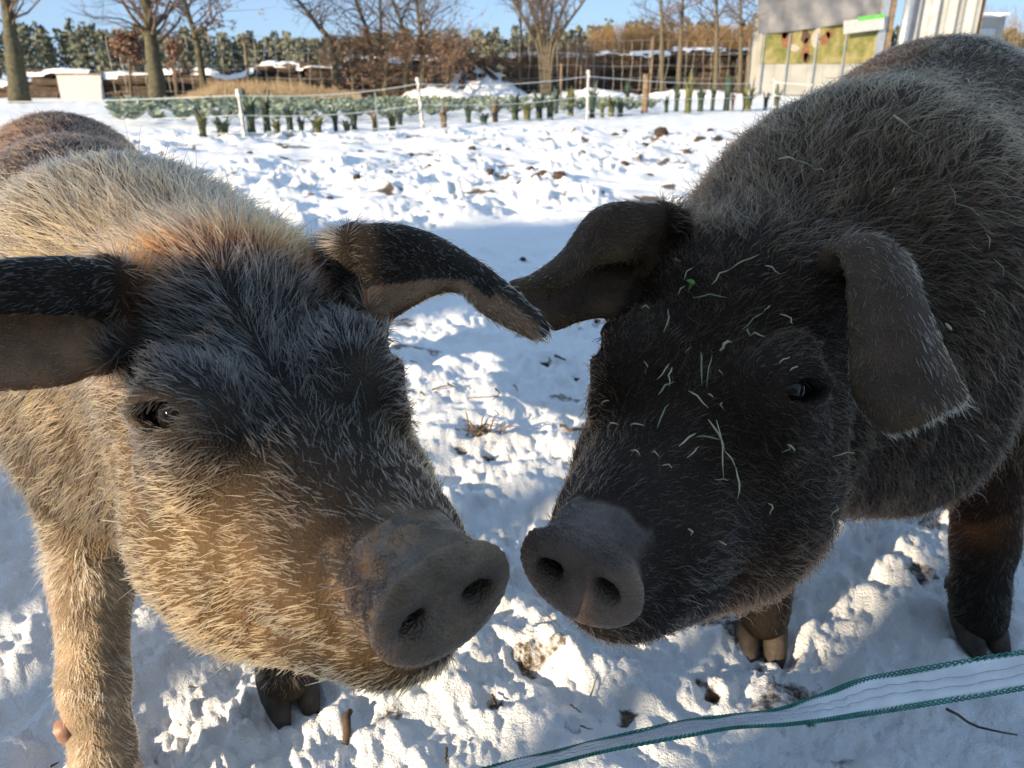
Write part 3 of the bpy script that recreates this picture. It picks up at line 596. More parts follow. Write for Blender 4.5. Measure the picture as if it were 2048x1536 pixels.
    # ---- cloven hooves and dew claws
    for hi, leg_ in enumerate(spec['legs']):
        c = np.array(leg_[-1][0]); f2 = unit(np.array([*spec['toe'][hi], 0])); l2 = np.array([-f2[1], f2[0], 0]); mat = spec['hoof'][hi]
        gz = float(snow_height(c[0], c[1])[0]) if hi < 2 else 0.0
        for sd in (-1, 1):
            mb = MB(); sec = []
            for q, (fx, hz, wd, ht) in enumerate([(-.030, .062, .021, .020), (-.012, .050, .025, .036), (.012, .036, .025, .042), (.034, .022, .020, .030), (.052, .010, .012, .016)]):
                cc = np.array([c[0], c[1], gz]) + f2 * fx + l2 * sd * (.021 - .0 * q) + np.array([0, 0, hz - .012])
                sec.append([cc + l2 * wd * math.cos(a) * (1 if math.cos(a) * sd > 0 else .78) + np.array([0, 0, 1]) * ht * math.sin(a) * .75 for a in np.linspace(0, 2 * math.pi, 11)[:-1]])
            Vh = [v for r_ in sec for v in r_]; Fh = [(i * 10 + k, i * 10 + (k + 1) % 10, (i + 1) * 10 + (k + 1) % 10, (i + 1) * 10 + k) for i in range(4) for k in range(10)] + [tuple(range(10))[::-1], tuple(40 + k for k in range(10))]
            mb.add(Vh, Fh).build('hoof', mat, pig, smooth=True)
            mb = MB(); a = np.array([c[0], c[1], gz]) - f2 * .030 + l2 * sd * .030 + [0, 0, .105]
            mb.tube([a + f2 * .012 + [0, 0, .02], a, a - f2 * .014 + l2 * sd * .006 + [0, 0, -.018], a - f2 * .018 + l2 * sd * .008 + [0, 0, -.034]], [.014, .0135, .010, .003], 8).build('dew_claw', mat, pig, smooth=True)
    return pig, V, N, H
LPIG.update(back=unit(np.array([-.46, .89, -.05])), nose_col=(.165, .112, .072), muddy=True, hair_mat='hair_tan', lid_col=(.19, .14, .095), lash='lash_pale', len_body=.026, len_fore=.024, len_crest=.048, d_body=.40, swirl=.34, hair_r=.00046, dark_share=.42, pale_share=.12,
            toe=[(.5, -.87), (.5, -.87), (.4, -.9), (.4, -.9)], hoof=['hoof_pale', 'hoof', 'hoof', 'hoof'])
RPIG.update(back=unit(np.array([.5, .866, -.05])), nose_col=(.185, .122, .086), ear_inner_off=False, hair_mat='hair_black', lid_col=(.055, .038, .028), lash='stick_dark', ear_rim=True, len_body=.024, len_fore=.015, len_crest=.030, d_body=.42, swirl=.6, hair_r=.00038, dark_share=.45, pale_share=.035,
            toe=[(.1, -1), (-.2, -1), (-.3, -1), (-.3, -1)], hoof=['hoof', 'hoof', 'hoof', 'hoof'])
left_pig = build_pig('pig', LPIG, coat_left, 'grizzled tan pig with charcoal forehead and mud-smeared snout', 175000, .0, 101)
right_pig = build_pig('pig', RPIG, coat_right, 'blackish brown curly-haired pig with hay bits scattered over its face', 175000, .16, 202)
# ================================================================== BACKGROUND
simple('bark', (.045, .038, .026), (.14, .115, .075), 18, .9, .6, .02, 30)
simple('bark_green', (.035, .033, .020), (.10, .092, .052), 9, .9, .6, .02, 30)
simple('twig', (.05, .036, .025), (.15, .10, .065), 12, .9)
simple('twig_gold', (.16, .095, .04), (.36, .235, .11), 5, .9)
simple('rust_leaf', (.13, .070, .045), (.27, .165, .115), 4, .8)
simple('pine', (.070, .085, .072), (.17, .17, .105), .35, .9)  # needle colour lightened and blued, standing in for distance haze
simple('pine_trunk', (.05, .04, .03), (.12, .085, .06), 3, .9)
simple('dry_grass', (.17, .125, .075), (.34, .26, .16), 3, .9)
simple('log_bark', (.022, .015, .010), (.10, .065, .040), 7, .9, .7, .03, 14)
simple('snow_cap', (.82, .84, .87), (.90, .90, .91), 5, .6, .5, .03, 9)
simple('white_plastic', (.33, .335, .34), (.42, .42, .42), 8, .5)
simple('grey_tape', (.52, .55, .52), (.70, .72, .68), 14, .6)
simple('wood_post', (.10, .07, .045), (.24, .175, .11), 12, .85, .4, .01, 25)
simple('steel', (.38, .40, .42), (.52, .54, .55), 6, .35, metallic=.7)
simple('wire', (.30, .28, .25), (.48, .45, .40), 6, .5)
simple('tarp', (.11, .11, .115), (.20, .20, .205), 1.6, .45, .5, .06, 2.0)
simple('panel_white', (.27, .27, .25), (.38, .375, .35), 1.2, .6)
simple('curtain', (.27, .27, .265), (.36, .36, .355), 2.2, .7, .5, .05, 1.5)
simple('sign_green', (.06, .30, .05), (.12, .42, .09), 5, .6)
simple('kale', (.05, .085, .055), (.30, .35, .27), 9, .6)
simple('leek', (.014, .030, .020), (.055, .085, .045), 4, .5)
simple('leek_yellow', (.05, .062, .02), (.15, .145, .05), 4, .55)
simple('leek_dry', (.11, .075, .04), (.22, .15, .08), 4, .7)
simple('clod', (.014, .009, .006), (.07, .045, .027), 30, .9, .8, .01, 60)
simple('hen_brown', (.13, .05, .022), (.24, .11, .05), 9, .6)
simple('hen_white', (.32, .26, .22), (.42, .36, .31), 9, .6)
simple('hen_dark', (.05, .025, .015), (.11, .055, .03), 9, .6)
def banner_mat():
    t = NT('banner'); co = t.coord(); f = t.noise(1.7, 6, .65, co)
    t.link(t.ramp(f, [(.30, (.05, .07, .018)), (.42, (.12, .13, .03)), (.53, (.20, .18, .055)), (.63, (.28, .23, .11)), (.75, (.17, .10, .05))]), t.b.inputs['Base Color']); t.set(t.b, Roughness=.5)
banner_mat()
def gz(x, y): return float(snow_height(np.array([x]), np.array([y]))[0]) if math.hypot(x, y) < 30 else 0.0
# ---- unseen bale walls added behind the camera to shape the light: they put the near ground into shade and let one shaft of low sun through the gap
simple('straw', (.30, .22, .09), (.50, .39, .19), 25, .9, .6, .03, 40)
def shade_bale_mesh():
    mb = MB(); n = 8; hx, hy, hz = 1.09, .48, .40
    for i in range(n + 1):
        x = -hx + 2 * hx * i / n; k = 1 - .03 * (i % 2)
        for a in range(12):
            t = 2 * math.pi * (a + .5) / 12; c, s_ = math.cos(t), math.sin(t); m = max(abs(c), abs(s_)) ** .85; mb.v.append((x, hy * k * c / m, hz * k * s_ / m))
    mb.f += [(i * 12 + a, i * 12 + (a + 1) % 12, (i + 1) * 12 + (a + 1) % 12, (i + 1) * 12 + a) for i in range(n) for a in range(12)] + [tuple(range(12))[::-1], tuple(n * 12 + a for a in range(12))]
    o = mb.build('shade_bale', 'straw'); me = o.data; bpy.data.objects.remove(o); return me
SHADE_BALE = shade_bale_mesh()
_k = math.tan(SUN_EL) / math.cos(SUN_AZ); WALL_Y, WALL_H = -6.0, _k * (5.3 + 6.0)
cx = lambda c, y: (y * math.sin(SUN_AZ) - c) / math.cos(SUN_AZ)     # where a sun line with sideways offset c crosses world y
def shade_bale_row(x0, x1, z0, z1, label, group, gap=0.0, n=None):
    n = n or max(1, round((x1 - x0) / 2.2)); w = (x1 - x0) / n
    for i in range(n):
        o = bpy.data.objects.new('shade_bale', SHADE_BALE); link(o); o.location = (x0 + w * (i + .5), WALL_Y - .48, (z0 + z1) / 2); o.scale = ((w - gap) / 2.18, 1, (z1 - z0) / .80); tag(o, label, 'straw bale', group)
CR = .38
XA, XB, XL = cx(CR, -6), cx(2.5, -6.96), cx(.72, -6)
H1, H2 = 3.02, 3.26                                                  # top of the low courses across the gap; underside of the overhanging top courses
for k in range(4):
    shade_bale_row(XA, 9.0, H1 * k / 4, H1 * (k + 1) / 4, 'unseen bale added for shade in the lower courses of the longer wall', 'added shade bales of the longer wall')
    shade_bale_row(XB - 8.8, XB, H1 * k / 4, H1 * (k + 1) / 4, 'unseen bale added for shade in the lower courses of the shorter wall', 'added shade bales of the shorter wall')
shade_bale_row(XA, 9.0, H1, H2, 'unseen flat bale added for shade in the thin course of the longer wall', 'added shade bales of the longer wall')
shade_bale_row(XB - 8.8, XB, H1, H2, 'unseen flat bale added for shade in the thin course of the shorter wall', 'added shade bales of the shorter wall')
for k in range(2):
    za, zb_ = H2 + (WALL_H - H2) * k / 2, H2 + (WALL_H - H2) * (k + 1) / 2
    shade_bale_row(XL, 9.0, za, zb_, 'unseen bale added for shade in the overhanging top courses of the longer wall', 'added shade bales of the longer wall')
    shade_bale_row(XB - 8.8, XB, za, zb_, 'unseen bale added for shade in the top courses of the shorter wall', 'added shade bales of the shorter wall')
def gap_shade_boards():                                                     # added, unseen boards closing the gap, heights cut to streak the snow with sun
    f = empty('shade_boards', ((XA + XB) / 2, WALL_Y, 0)); tag(f, 'unseen boards of uneven height added between the bale walls to shape the sunlight', 'fence'); ox = (XA + XB) / 2
    prof = [(CR, 3.02), (.46, 2.40), (.60, 2.95), (.645, 2.45), (.80, 3.02), (.83, 2.36), (1.10, 3.02), (1.30, 2.5), (1.46, 3.02), (2.6, 3.02)]
    x = XA; rg = np.random.default_rng(14)
    while x > XB - .3:
        w = .14; c = (WALL_Y * math.sin(SUN_AZ) - (x - w / 2) * math.cos(SUN_AZ)); h = [q for k, q in prof if k <= max(c, CR)][-1] + rg.normal() * .025
        mb = MB(); mb.box((x - w / 2 - ox, rg.normal() * .004, h / 2), (w * .985, .03, h)); mb.build('board', 'wood_post', f); x -= w
    for z in (.5, 1.6): mb = MB(); mb.box((0, -.06, z), (XA - XB + .2, .05, .12)); mb.build('rail', 'wood_post', f)
gap_shade_boards()
# ---- far pine wood, one mass
def forest():
    rg = np.random.default_rng(5)
    tops = np.array([(-900, 80), (0, 62), (110, 52), (250, 58), (420, 70), (640, 78), (820, 72), (1000, 66), (1150, 56), (1300, 50), (1700, 60), (2900, 60)])
    X, Yv, Hh = [], [], []
    for Y, sp, dz in ((200, 2.6, -1.2), (205, 2.6, 0), (212, 2.6, .5), (222, 3.0, 1.0)):
        x = np.arange(-210, 215, sp); x = x + rg.normal(size=len(x)) * 1.2; y = Y + rg.normal(size=len(x)) * 3
        u = project(np.stack([x, y, 0 * x + 8], -1))[:, 0]; vt = np.interp(u, tops[:, 0], tops[:, 1]); q = (768 - vt) / FPX
        X.append(x); Yv.append(y); Hh.append((CAM_H + (-_s + q * _c) / (_c + q * _s) * y) * (.80 + .28 * rg.random(len(x))) + dz)
    X, Yv, Hh = map(np.concatenate, (X, Yv, Hh)); n = len(X); m = 140; r = .13
    Vt = np.stack([np.stack([X - r, Yv - r, 0 * X - .5], -1), np.stack([X + r, Yv - r, 0 * X - .5], -1), np.stack([X, Yv + r, 0 * X - .5], -1), np.stack([X, Yv, Hh * .9], -1)], 1).reshape(-1, 3)
    k = np.arange(n) * 4; Ft = np.concatenate([np.stack([k, k + 1, k + 3], -1), np.stack([k + 1, k + 2, k + 3], -1), np.stack([k + 2, k, k + 3], -1)])
    f = rg.random((n, m)) ** .75; rad = ((1 - f) * 2.1 + .9) * np.sqrt(rg.random((n, m))); a = rg.random((n, m)) * 6.283
    c = np.stack([X[:, None] + rad * np.cos(a), Yv[:, None] + rad * np.sin(a), Hh[:, None] * (.06 + .94 * f)], -1).reshape(-1, 3); N_ = len(c); s = (.28 + .42 * rg.random((N_, 1)))
    d1 = unit(rg.normal(size=(N_, 3))) * s; d2 = unit(np.cross(d1, rg.normal(size=(N_, 3)))) * s * .8
    V = np.stack([c - d1, c + d2, c + d1, c - d2], 1).reshape(-1, 3)
    o = obj('pine_forest', np_mesh('pine_forest', V, np.arange(4 * N_).reshape(-1, 4), 'pine', False)); tag(o, 'dense dark pine wood closing off the snowy field', 'forest', kind='stuff')
    t = obj('trunks', np_mesh('trunks', Vt, Ft, 'pine_trunk', False), o); t['kind'] = 'stuff'
forest()
# ---- trees
def tree(name, label, base, pts, r0, seed, twigs=26, spread=1.2, leaf=0, mat='bark', tmat='twig', group=None, lo=.35, tl=1.2, leafmat='rust_leaf', leaf_s=.05, rise=.5, lvl2=7):
    """pts: trunk axis relative to base; crown: limbs with two orders of side twigs, and dry leaves where the photo shows them"""
    rg = np.random.default_rng(seed); t = empty(name, base); tag(t, label, 'tree', group)
    ax = crspline(pts, 14); ax = ax + np.c_[rg.normal(size=(14, 2)) * r0 * .06, np.zeros(14)]; rad = r0 * (1 - .80 * np.linspace(0, 1, 14)); rad[0] *= 1.1
    mb = MB(); mb.tube(ax, rad, 8); mb.build('trunk', mat, t, smooth=True)
    cr = MB(); lv = []; 
    for i in range(twigs):
        f = lo + (1 - lo) * (i + rg.random()) / twigs; k = f * 13; j = min(int(k), 12); p = ax[j] + (ax[j + 1] - ax[j]) * (k - j)
        a = rg.random() * 6.28; L = tl * (1.15 - .7 * (f - lo) / (1 - lo)) * (.6 + .7 * rg.random()); d = unit(np.array([math.cos(a) * spread, math.sin(a) * spread, rise + .4 * rg.random()]))
        q = [p]; dd = d
        for s in range(4): dd = unit(dd + rg.normal(size=3) * .22 + [0, 0, .06]); q.append(q[-1] + dd * L / 4)
        rb = min(rad[j] * .36, .010 + .016 * L); cr.tube(q, np.linspace(rb, .005, 5), 4, False)
        for m in range(lvl2):
            g = .2 + .8 * rg.random(); kk = g * 4; jj = min(int(kk), 3); pp = q[jj] + (q[jj + 1] - q[jj]) * (kk - jj); d2 = unit(dd + rg.normal(size=3) * .6 + [0, 0, .2]); l2 = L * .42 * (.5 + rg.random())
            e = pp + d2 * l2 + rg.normal(size=3) * l2 * .1; cr.tube([pp, (pp + e) / 2 + rg.normal(size=3) * l2 * .08, e], [.010, .007, .003], 3, False)
            for h in range(3):
                w = pp + (e - pp) * (.3 + .7 * rg.random()); e2 = w + unit(d2 + rg.normal(size=3) * .7) * l2 * .45; cr.tube([w, e2], [.006, .002], 3, False)
                for _ in range(leaf): lv.append(w + (e2 - w) * rg.random() + rg.normal(size=3) * .05)
    c = cr.build('crown', tmat, t)
    if lv:
        lv = np.array(lv); n = len(lv); d1 = unit(rg.normal(size=(n, 3))) * leaf_s * (.6 + .8 * rg.random((n, 1))); d2 = unit(np.cross(d1, rg.normal(size=(n, 3)))) * leaf_s * .6
        Vv = np.stack([lv - d1, lv + d2, lv + d1, lv - d2], 1).reshape(-1, 3); o = obj('dry_leaves', np_mesh('dry_leaves', Vv, np.arange(4 * n).reshape(-1, 4), leafmat, False), c); o['kind'] = 'stuff'
    return t
def trunk_px(p, Y):                                          # trunk axis from photo pixels at a ground distance
    w = np.array([PY(u, v, Y) for u, v in p]); b = np.array([w[0][0], Y, -.05]); return b, w - b
def tpx(name, label, Y, p, wpx, seed, top=3.5, **kw):
    b, q = trunk_px(p, Y); q[0][2] = 0; d = q[-1] - q[-2]; d = d / np.linalg.norm(d); q = np.r_[q, [q[-1] + d * top]]
    return tree(name, label, b, q, wpx / 2 * Y / FPX, seed, **kw)
TG = 'bare trees behind the crop rows'
tpx('bare_tree', 'thick mossy tree trunk beside the snow-topped wood stack with white board', 29, [(40, 205), (26, 100), (12, 0)], 40, 1, top=6, twigs=30, lo=.5, tl=2.2, mat='bark_green', group=TG)
tpx('bare_tree', 'thick mossy tree trunk at the edge of the dry grass, with bare branches', 29, [(318, 205), (304, 100), (291, 0)], 34, 2, top=6, twigs=46, lo=.36, tl=2.6, mat='bark_green', group=TG)
tpx('bare_tree', 'slender tree holding rust-brown leaves beside the thick mossy trunk', 31, [(408, 175), (395, 90), (368, 0)], 15, 3, top=3, twigs=30, lo=.35, tl=1.9, leaf=2, leaf_s=.07, mat='bark_green', group=TG)
tpx('young_oak', 'small oak sapling with pale rust leaves between the two thick trunks', 33, [(262, 195), (260, 140), (257, 100)], 6, 4, top=.35, twigs=18, lo=.3, tl=.7, leaf=5, leaf_s=.075, group=TG)
tpx('young_oak', 'small oak sapling with rust leaves right of a thick mossy trunk', 33, [(355, 195), (352, 150), (350, 115)], 5, 5, top=.3, twigs=12, lo=.3, tl=.5, leaf=5, leaf_s=.06, group=TG)
tpx('bare_tree', 'crooked bare tree with a bent dark limb reaching up to the left', 33, [(672, 165), (665, 95), (635, 50), (600, 5)], 14, 6, top=2.2, twigs=24, lo=.4, tl=2.0, rise=.25, group=TG)
tpx('bare_tree', 'leaning bare tree beside the crooked limb', 34, [(748, 150), (738, 80), (712, 0)], 11, 7, top=3, twigs=26, lo=.3, tl=1.9, group=TG)
tpx('bare_tree', 'thin bare tree standing in the rust-leaved thicket', 34, [(768, 150), (763, 80), (760, 0)], 9, 8, top=3, twigs=22, lo=.3, tl=1.5, group=TG)
tpx('bare_tree', 'bare tree with a slightly bent stem in the rust-leaved thicket', 34, [(812, 150), (808, 75), (786, 0)], 11, 9, top=3, twigs=26, lo=.3, tl=1.7, group=TG)
tpx('bare_tree', 'dark upright bare tree with fine dense twigs in the thicket', 34, [(846, 150), (842, 75), (832, 0)], 12, 10, top=3, twigs=40, lo=.22, tl=1.8, lvl2=9, group=TG)
for i, (u, w, lab) in enumerate(((705, 1.2, 'low rust-leaved beech bush'), (770, 1.5, 'wide rust-leaved beech bush with dense dry leaves'), (845, 1.7, 'tall rust-leaved beech bush below the dark upright tree'), (895, 1.0, 'small rust-leaved beech bush beside the snowy heap'))):
    tpx('beech_bush', lab, 33.2, [(u, 180), (u + 2, 130), (u + 4, 112)], 7, 20 + i, top=.3, twigs=34, lo=.08, tl=1.15 * w, leaf=1, leaf_s=.055, spread=1.5, rise=.3, group='rust-leaved bushes along the wood stacks')
for i, (du, dl) in enumerate(((-70, -1), (-38, -.5), (-12, -.2), (12, .15), (40, .5), (75, 1.0))):
    tpx('shrub_stem', ['steep outer stem', 'slanting inner stem', 'upright middle stem'][min(i, 5 - i)] + ' of the fan-shaped bare shrub, ' + ('shed side' if i > 2 else 'beech bush side'), 35, [(1092 + du * .08, 172), (1092 + du * .25, 90), (1094 + du, 0)], 9, 40 + i, top=1.8, twigs=22, lo=.3, tl=1.2, spread=.7, rise=1.0, tmat='twig', group='stems of the fan-shaped shrub')
tpx('bare_tree', 'small pale bare tree left of the fan-shaped shrub', 38, [(1045, 130), (1042, 60), (1036, 0)], 6, 50, top=1.5, twigs=30, lo=.3, tl=1.5, group=TG)
for i, (a, b, w, lab) in enumerate(((1326, 1322, 10, 'straight dark bare tree over the long wood stack'), (1358, 1366, 11, 'rust-tinged bare tree behind the wire fence'), (1434, 1433, 11, 'straight black bare tree between the golden twigs'), (1482, 1481, 9, 'bare tree beside the tarp-roofed shed'), (1515, 1520, 8, 'thin bare tree rising behind the grey tarp'))):
    tpx('bare_tree', lab, 37, [(a, 165), ((a + b) / 2, 80), (b, 0)], w, 60 + i, top=3, twigs=30, lo=.3, tl=1.3, leaf=1 if i == 1 else 0, leaf_s=.05, group=TG)
def thicket(name, label, u0, u1, v0, v1, Y, n, mat, seed, h=None):
    rg = np.random.default_rng(seed); mb = MB()
    for _ in range(n):
        u = u0 + (u1 - u0) * rg.random(); y = Y + rg.random() * 2.5; b = PY(u, v1, y); b[2] = max(-.05, b[2] - .2); t = PY(u + rg.normal() * 12, v0 + (v1 - v0) * .5 * rg.random() ** 1.5, y)
        m = (b + t) / 2 + rg.normal(size=3) * .08; mb.tube([b, m, t], [.014, .010, .003], 3, False)
        for _k in range(3):
            w = b + (t - b) * (.35 + .6 * rg.random()); e = w + np.array([rg.normal() * .3, rg.normal() * .2, .25 + .3 * rg.random()]); mb.tube([w, e], [.008, .002], 3, False)
    o = mb.build(name, mat); tag(o, label, 'thicket', kind='stuff'); return o
thicket('twig_thicket', 'golden brown twig thicket behind the long wood stack', 1190, 1530, 48, 125, 44, 1500, 'twig_gold', 71)
thicket('twig_thicket', 'grey brown bare twigs around the foot of the fan-shaped shrub', 1020, 1190, 78, 165, 37, 420, 'twig', 72)
thicket('twig_thicket', 'brown bare twigs behind the beech bushes', 640, 930, 85, 165, 39, 420, 'twig', 73)
thicket('twig_thicket', 'golden twigs behind the far side of the shed', 1900, 2350, 5, 110, 48, 500, 'twig_gold', 74)
def dry_grass():
    rg = np.random.default_rng(8); n = 7000; u = 340 + 380 * rg.random(n); Y = 27 + 5 * rg.random(n)
    b = np.array([PY(a, 190, y) for a, y in zip(u, Y)]); b[:, 2] = 0; h = (.25 + .6 * rg.random(n)) * (.55 + .6 * (fbm(b, 1.1, 88, 3) + .35)) * (.3 + .7 * sstep(340, 450, u)) * (1 - .45 * sstep(560, 720, u)); d = np.c_[rg.normal(size=(n, 2)) * .18, np.ones(n)] * h[:, None]
    s = np.c_[np.full(n, .012), np.zeros(n), np.zeros(n)]; V = np.stack([b - s, b + s, b + d + s * .3, b + d - s * .3], 1).reshape(-1, 3)
    o = obj('dry_grass', np_mesh('dry_grass', V, np.arange(4 * n).reshape(-1, 4), 'dry_grass', False)); tag(o, 'beige dry grass in front of the wood stacks', 'grass', kind='stuff')
dry_grass()
# ---- stacks of logs with snow on top: every log is a part
LOGS = []
for s_ in range(6):
    rg = np.random.default_rng(300 + s_); mb = MB(); n_ = 6
    mb.tube(np.c_[np.linspace(-.5, .5, n_), rg.normal(size=(n_, 2)) * .006], np.full(n_, .5) * (1 + .06 * rg.normal(size=n_)), 8)
    o = mb.build('log', 'log_bark', None, smooth=False); LOGS.append(o.data); bpy.data.objects.remove(o)
def wood_stack(label, u0, u1, vt, vb, Y, seed, snow=.06, lump=.05):
    vt -= 9
    _wood_stack(label, u0, u1, vt, vb, Y, seed, snow, lump)
def _wood_stack(label, u0, u1, vt, vb, Y, seed, snow, lump):
    rg = np.random.default_rng(seed); a = PY(u0, vb, Y); b = PY(u1, vb, Y); top = PY((u0 + u1) / 2, vt, Y)[2]; L = b[0] - a[0]
    st = empty('wood_stack', ((a[0] + b[0]) / 2, Y, 0)); tag(st, label, 'wood stack', 'log stacks along the field edge')
    d = .34; nrow = max(2, int(round((top) / (d * .86)))); hts = []
    for r in range(nrow):
        for c in range(3 if r < nrow - 1 else 2):
            x = 0
            for seg in ((-.25, .5), (.25, .5)):
                dd = d * (.85 + .35 * rg.random()); o = bpy.data.objects.new('log', LOGS[rg.integers(6)]); link(o, st)
                o.location = (L * seg[0] + rg.normal() * .12, c * d * .95 + (.5 * d if r % 2 else 0) + rg.normal() * .04, d * .45 + r * top / nrow * .97 + rg.normal() * .03)
                o.scale = (L * seg[1] * (1.0 + .06 * rg.normal()), dd, dd); o.rotation_euler = (rg.random() * 6, rg.normal() * .03, rg.normal() * .03)
    nx, ny = 40, 9; X, Yy = np.meshgrid(np.linspace(-L / 2, L / 2, nx), np.linspace(-.22, 3 * d, ny)); p = np.stack([X * 1.0 + a[0], Yy + seed, 0 * X], -1)
    Z = top + snow * (.35 + .65 * fbm(p, 1.6, seed, 3) + .4) * np.clip((1 - np.abs(X / (L / 2)) ** 8), 0, 1) + fbm(p, .7, seed + 3, 2) * lump * 3 + .02; Z[0] -= .16; Z[-1] -= .16; Z = Z - .10 * sstep(.1, .4, fbm(p, 2.2, seed + 5, 2)) 
    V = np.stack([X, Yy, Z], -1).reshape(-1, 3); i, j = np.meshgrid(np.arange(ny - 1), np.arange(nx - 1), indexing='ij'); k = i * nx + j
    obj('snow_cap', np_mesh('snow_cap', V, np.stack([k, k + 1, k + nx + 1, k + nx], -1).reshape(-1, 4), 'snow_cap'), st)
for i, (u0, u1, vt, vb, Y, lab) in enumerate(((-150, 60, 172, 205, 34, 'low log stack under snow left of the mossy trunk'), (62, 190, 152, 205, 33.5, 'log stack with a dark hump of wood above the white board'), (196, 318, 160, 205, 34, 'log stack between the two thick mossy trunks'),
        (326, 515, 152, 200, 36, 'snow-dusted log stack behind the beige dry grass'), (520, 690, 137, 195, 37, 'log stack behind the crooked bare tree'), (694, 905, 124, 190, 37.5, 'log stack half hidden by the rust-leaved bushes'), (1015, 1175, 116, 180, 40, 'dark log stack behind the fan-shaped shrub'),
        (1180, 1335, 112, 180, 40, 'long dark log stack with a thick white snow cap'), (1340, 1515, 106, 180, 40.5, 'dark log stack reaching up to the tarp-roofed shed'))):
    wood_stack(lab, u0, u1, vt, vb, Y, 500 + i)
def heap(name, label, u, Y, w, h, seed, mat='snow_cap', depth=1.6, cat='snow heap', group=None):
    n = 40; X, Yy = np.meshgrid(np.linspace(-1, 1, n), np.linspace(-1, 1, 22)); r = np.hypot(X, Yy); c = PY(u, 180, Y); p = np.stack([X * w * 2 + seed, Yy * depth * 2, 0 * X], -1)
    Z = h * sstep(1.0, .1, r) * (1 + .45 * fbm(p, .6, seed, 3)) + .10 * sstep(1, .8, r) * fbm(p, 4, seed + 1, 2) - .06; V = np.stack([X * w, Yy * depth, Z], -1).reshape(-1, 3)
    i, j = np.meshgrid(np.arange(21), np.arange(n - 1), indexing='ij'); k = i * n + j
    o = obj(name, np_mesh(name, V, np.stack([k, k + 1, k + n + 1, k + n], -1).reshape(-1, 4), mat)); o.location = (c[0], Y, 0); tag(o, label, cat, group)
heap('snow_heap', 'tall lumpy snow-covered heap left of the fan-shaped shrub', 965, 36, 2.6, 1.2, 81, group='snow heaps before the wood stacks')
heap('snow_heap', 'low snow heap at the foot of the beech bushes', 880, 33.5, 2.4, .55, 82, group='snow heaps before the wood stacks')
heap('snow_heap', 'broad snow bank before the long dark log stack', 1170, 35.5, 4.2, .34, 83, group='snow heaps before the wood stacks')
heap('snow_heap', 'broad snow bank running up to the shed', 1410, 36, 4.4, .34, 84, group='snow heaps before the wood stacks')
rg = np.random.default_rng(77)
for i in range(16):                                           # snow-dusted broken logs sticking out of the heap
    c = np.array([PY(965, 180, 36)[0] + rg.normal() * .9, 35.2 + rg.random() * .8, .55 + 1.0 * rg.random()]); o = bpy.data.objects.new('broken_log', LOGS[i % 6]); link(o)
    o.location = c; o.scale = (.8 + .8 * rg.random(), .2, .2); o.rotation_euler = (0, rg.normal() * .5, rg.normal() * .8); tag(o, 'broken log sticking out of the tall lumpy snow heap', 'log', 'broken logs in the snow heap')
# ---- white board leaning at the stack
c = PY(165, 190, 31); b = empty('white_board', (c[0], 31, 0)); tag(b, 'white rectangular board leaning at the wood stack under a dark hump', 'board')
w_ = 82 * 31 / FPX; mb = MB(); mb.box((0, 0, .48), (w_, .05, .86)); mb.build('panel', 'white_plastic', b); mb = MB(); mb.box((0, .06, .95), (w_ * 1.06, .16, .07)); mb.build('rail', 'wood_post', b)
# ---- tall wire fence
def wire_fence():
    f = empty('wire_fence', (0, 0, 0)); tag(f, 'tall wire mesh fence in front of the wood stacks', 'fence'); A = np.array([PY(230, 180, 33.0)[0], 33.0]); B = np.array([PY(1520, 180, 38.5)[0], 38.5])
    mb = MB(); n = 66
    for i in range(n + 1):
        q = A + (B - A) * i / n; j = np.random.default_rng(i).normal(size=6) * .03; z = np.linspace(.25, 2.35, 6); mb.tube(np.c_[q[0] + j, np.full(6, q[1]), z], .011, 3, False)
    mb.build('mesh_wires', 'wire', f, kind='stuff')
    for k, z in enumerate((.3, .8, 1.3, 1.8, 2.35)):
        mb = MB(); t = np.linspace(0, 1, 30); mb.tube(np.c_[A[0] + (B - A)[0] * t, A[1] + (B - A)[1] * t, z + .03 * np.sin(t * 40)], .009, 3, False); mb.build('line_wire', 'wire', f)
    for u in (336, 468, 846, 942, 1119, 1270, 1484, 1513):
        t = (PY(u, 180, 35)[0] - PY(230, 180, 35)[0]) / (PY(1520, 180, 35)[0] - PY(230, 180, 35)[0]); q = A + (B - A) * t; mb = MB(); mb.tube([(q[0], q[1] - .03, -.1), (q[0] + .02, q[1] - .03, 1.3), (q[0], q[1] - .03, 2.5)], .05, 7); mb.build('fence_post', 'wood_post', f, smooth=True)
wire_fence()
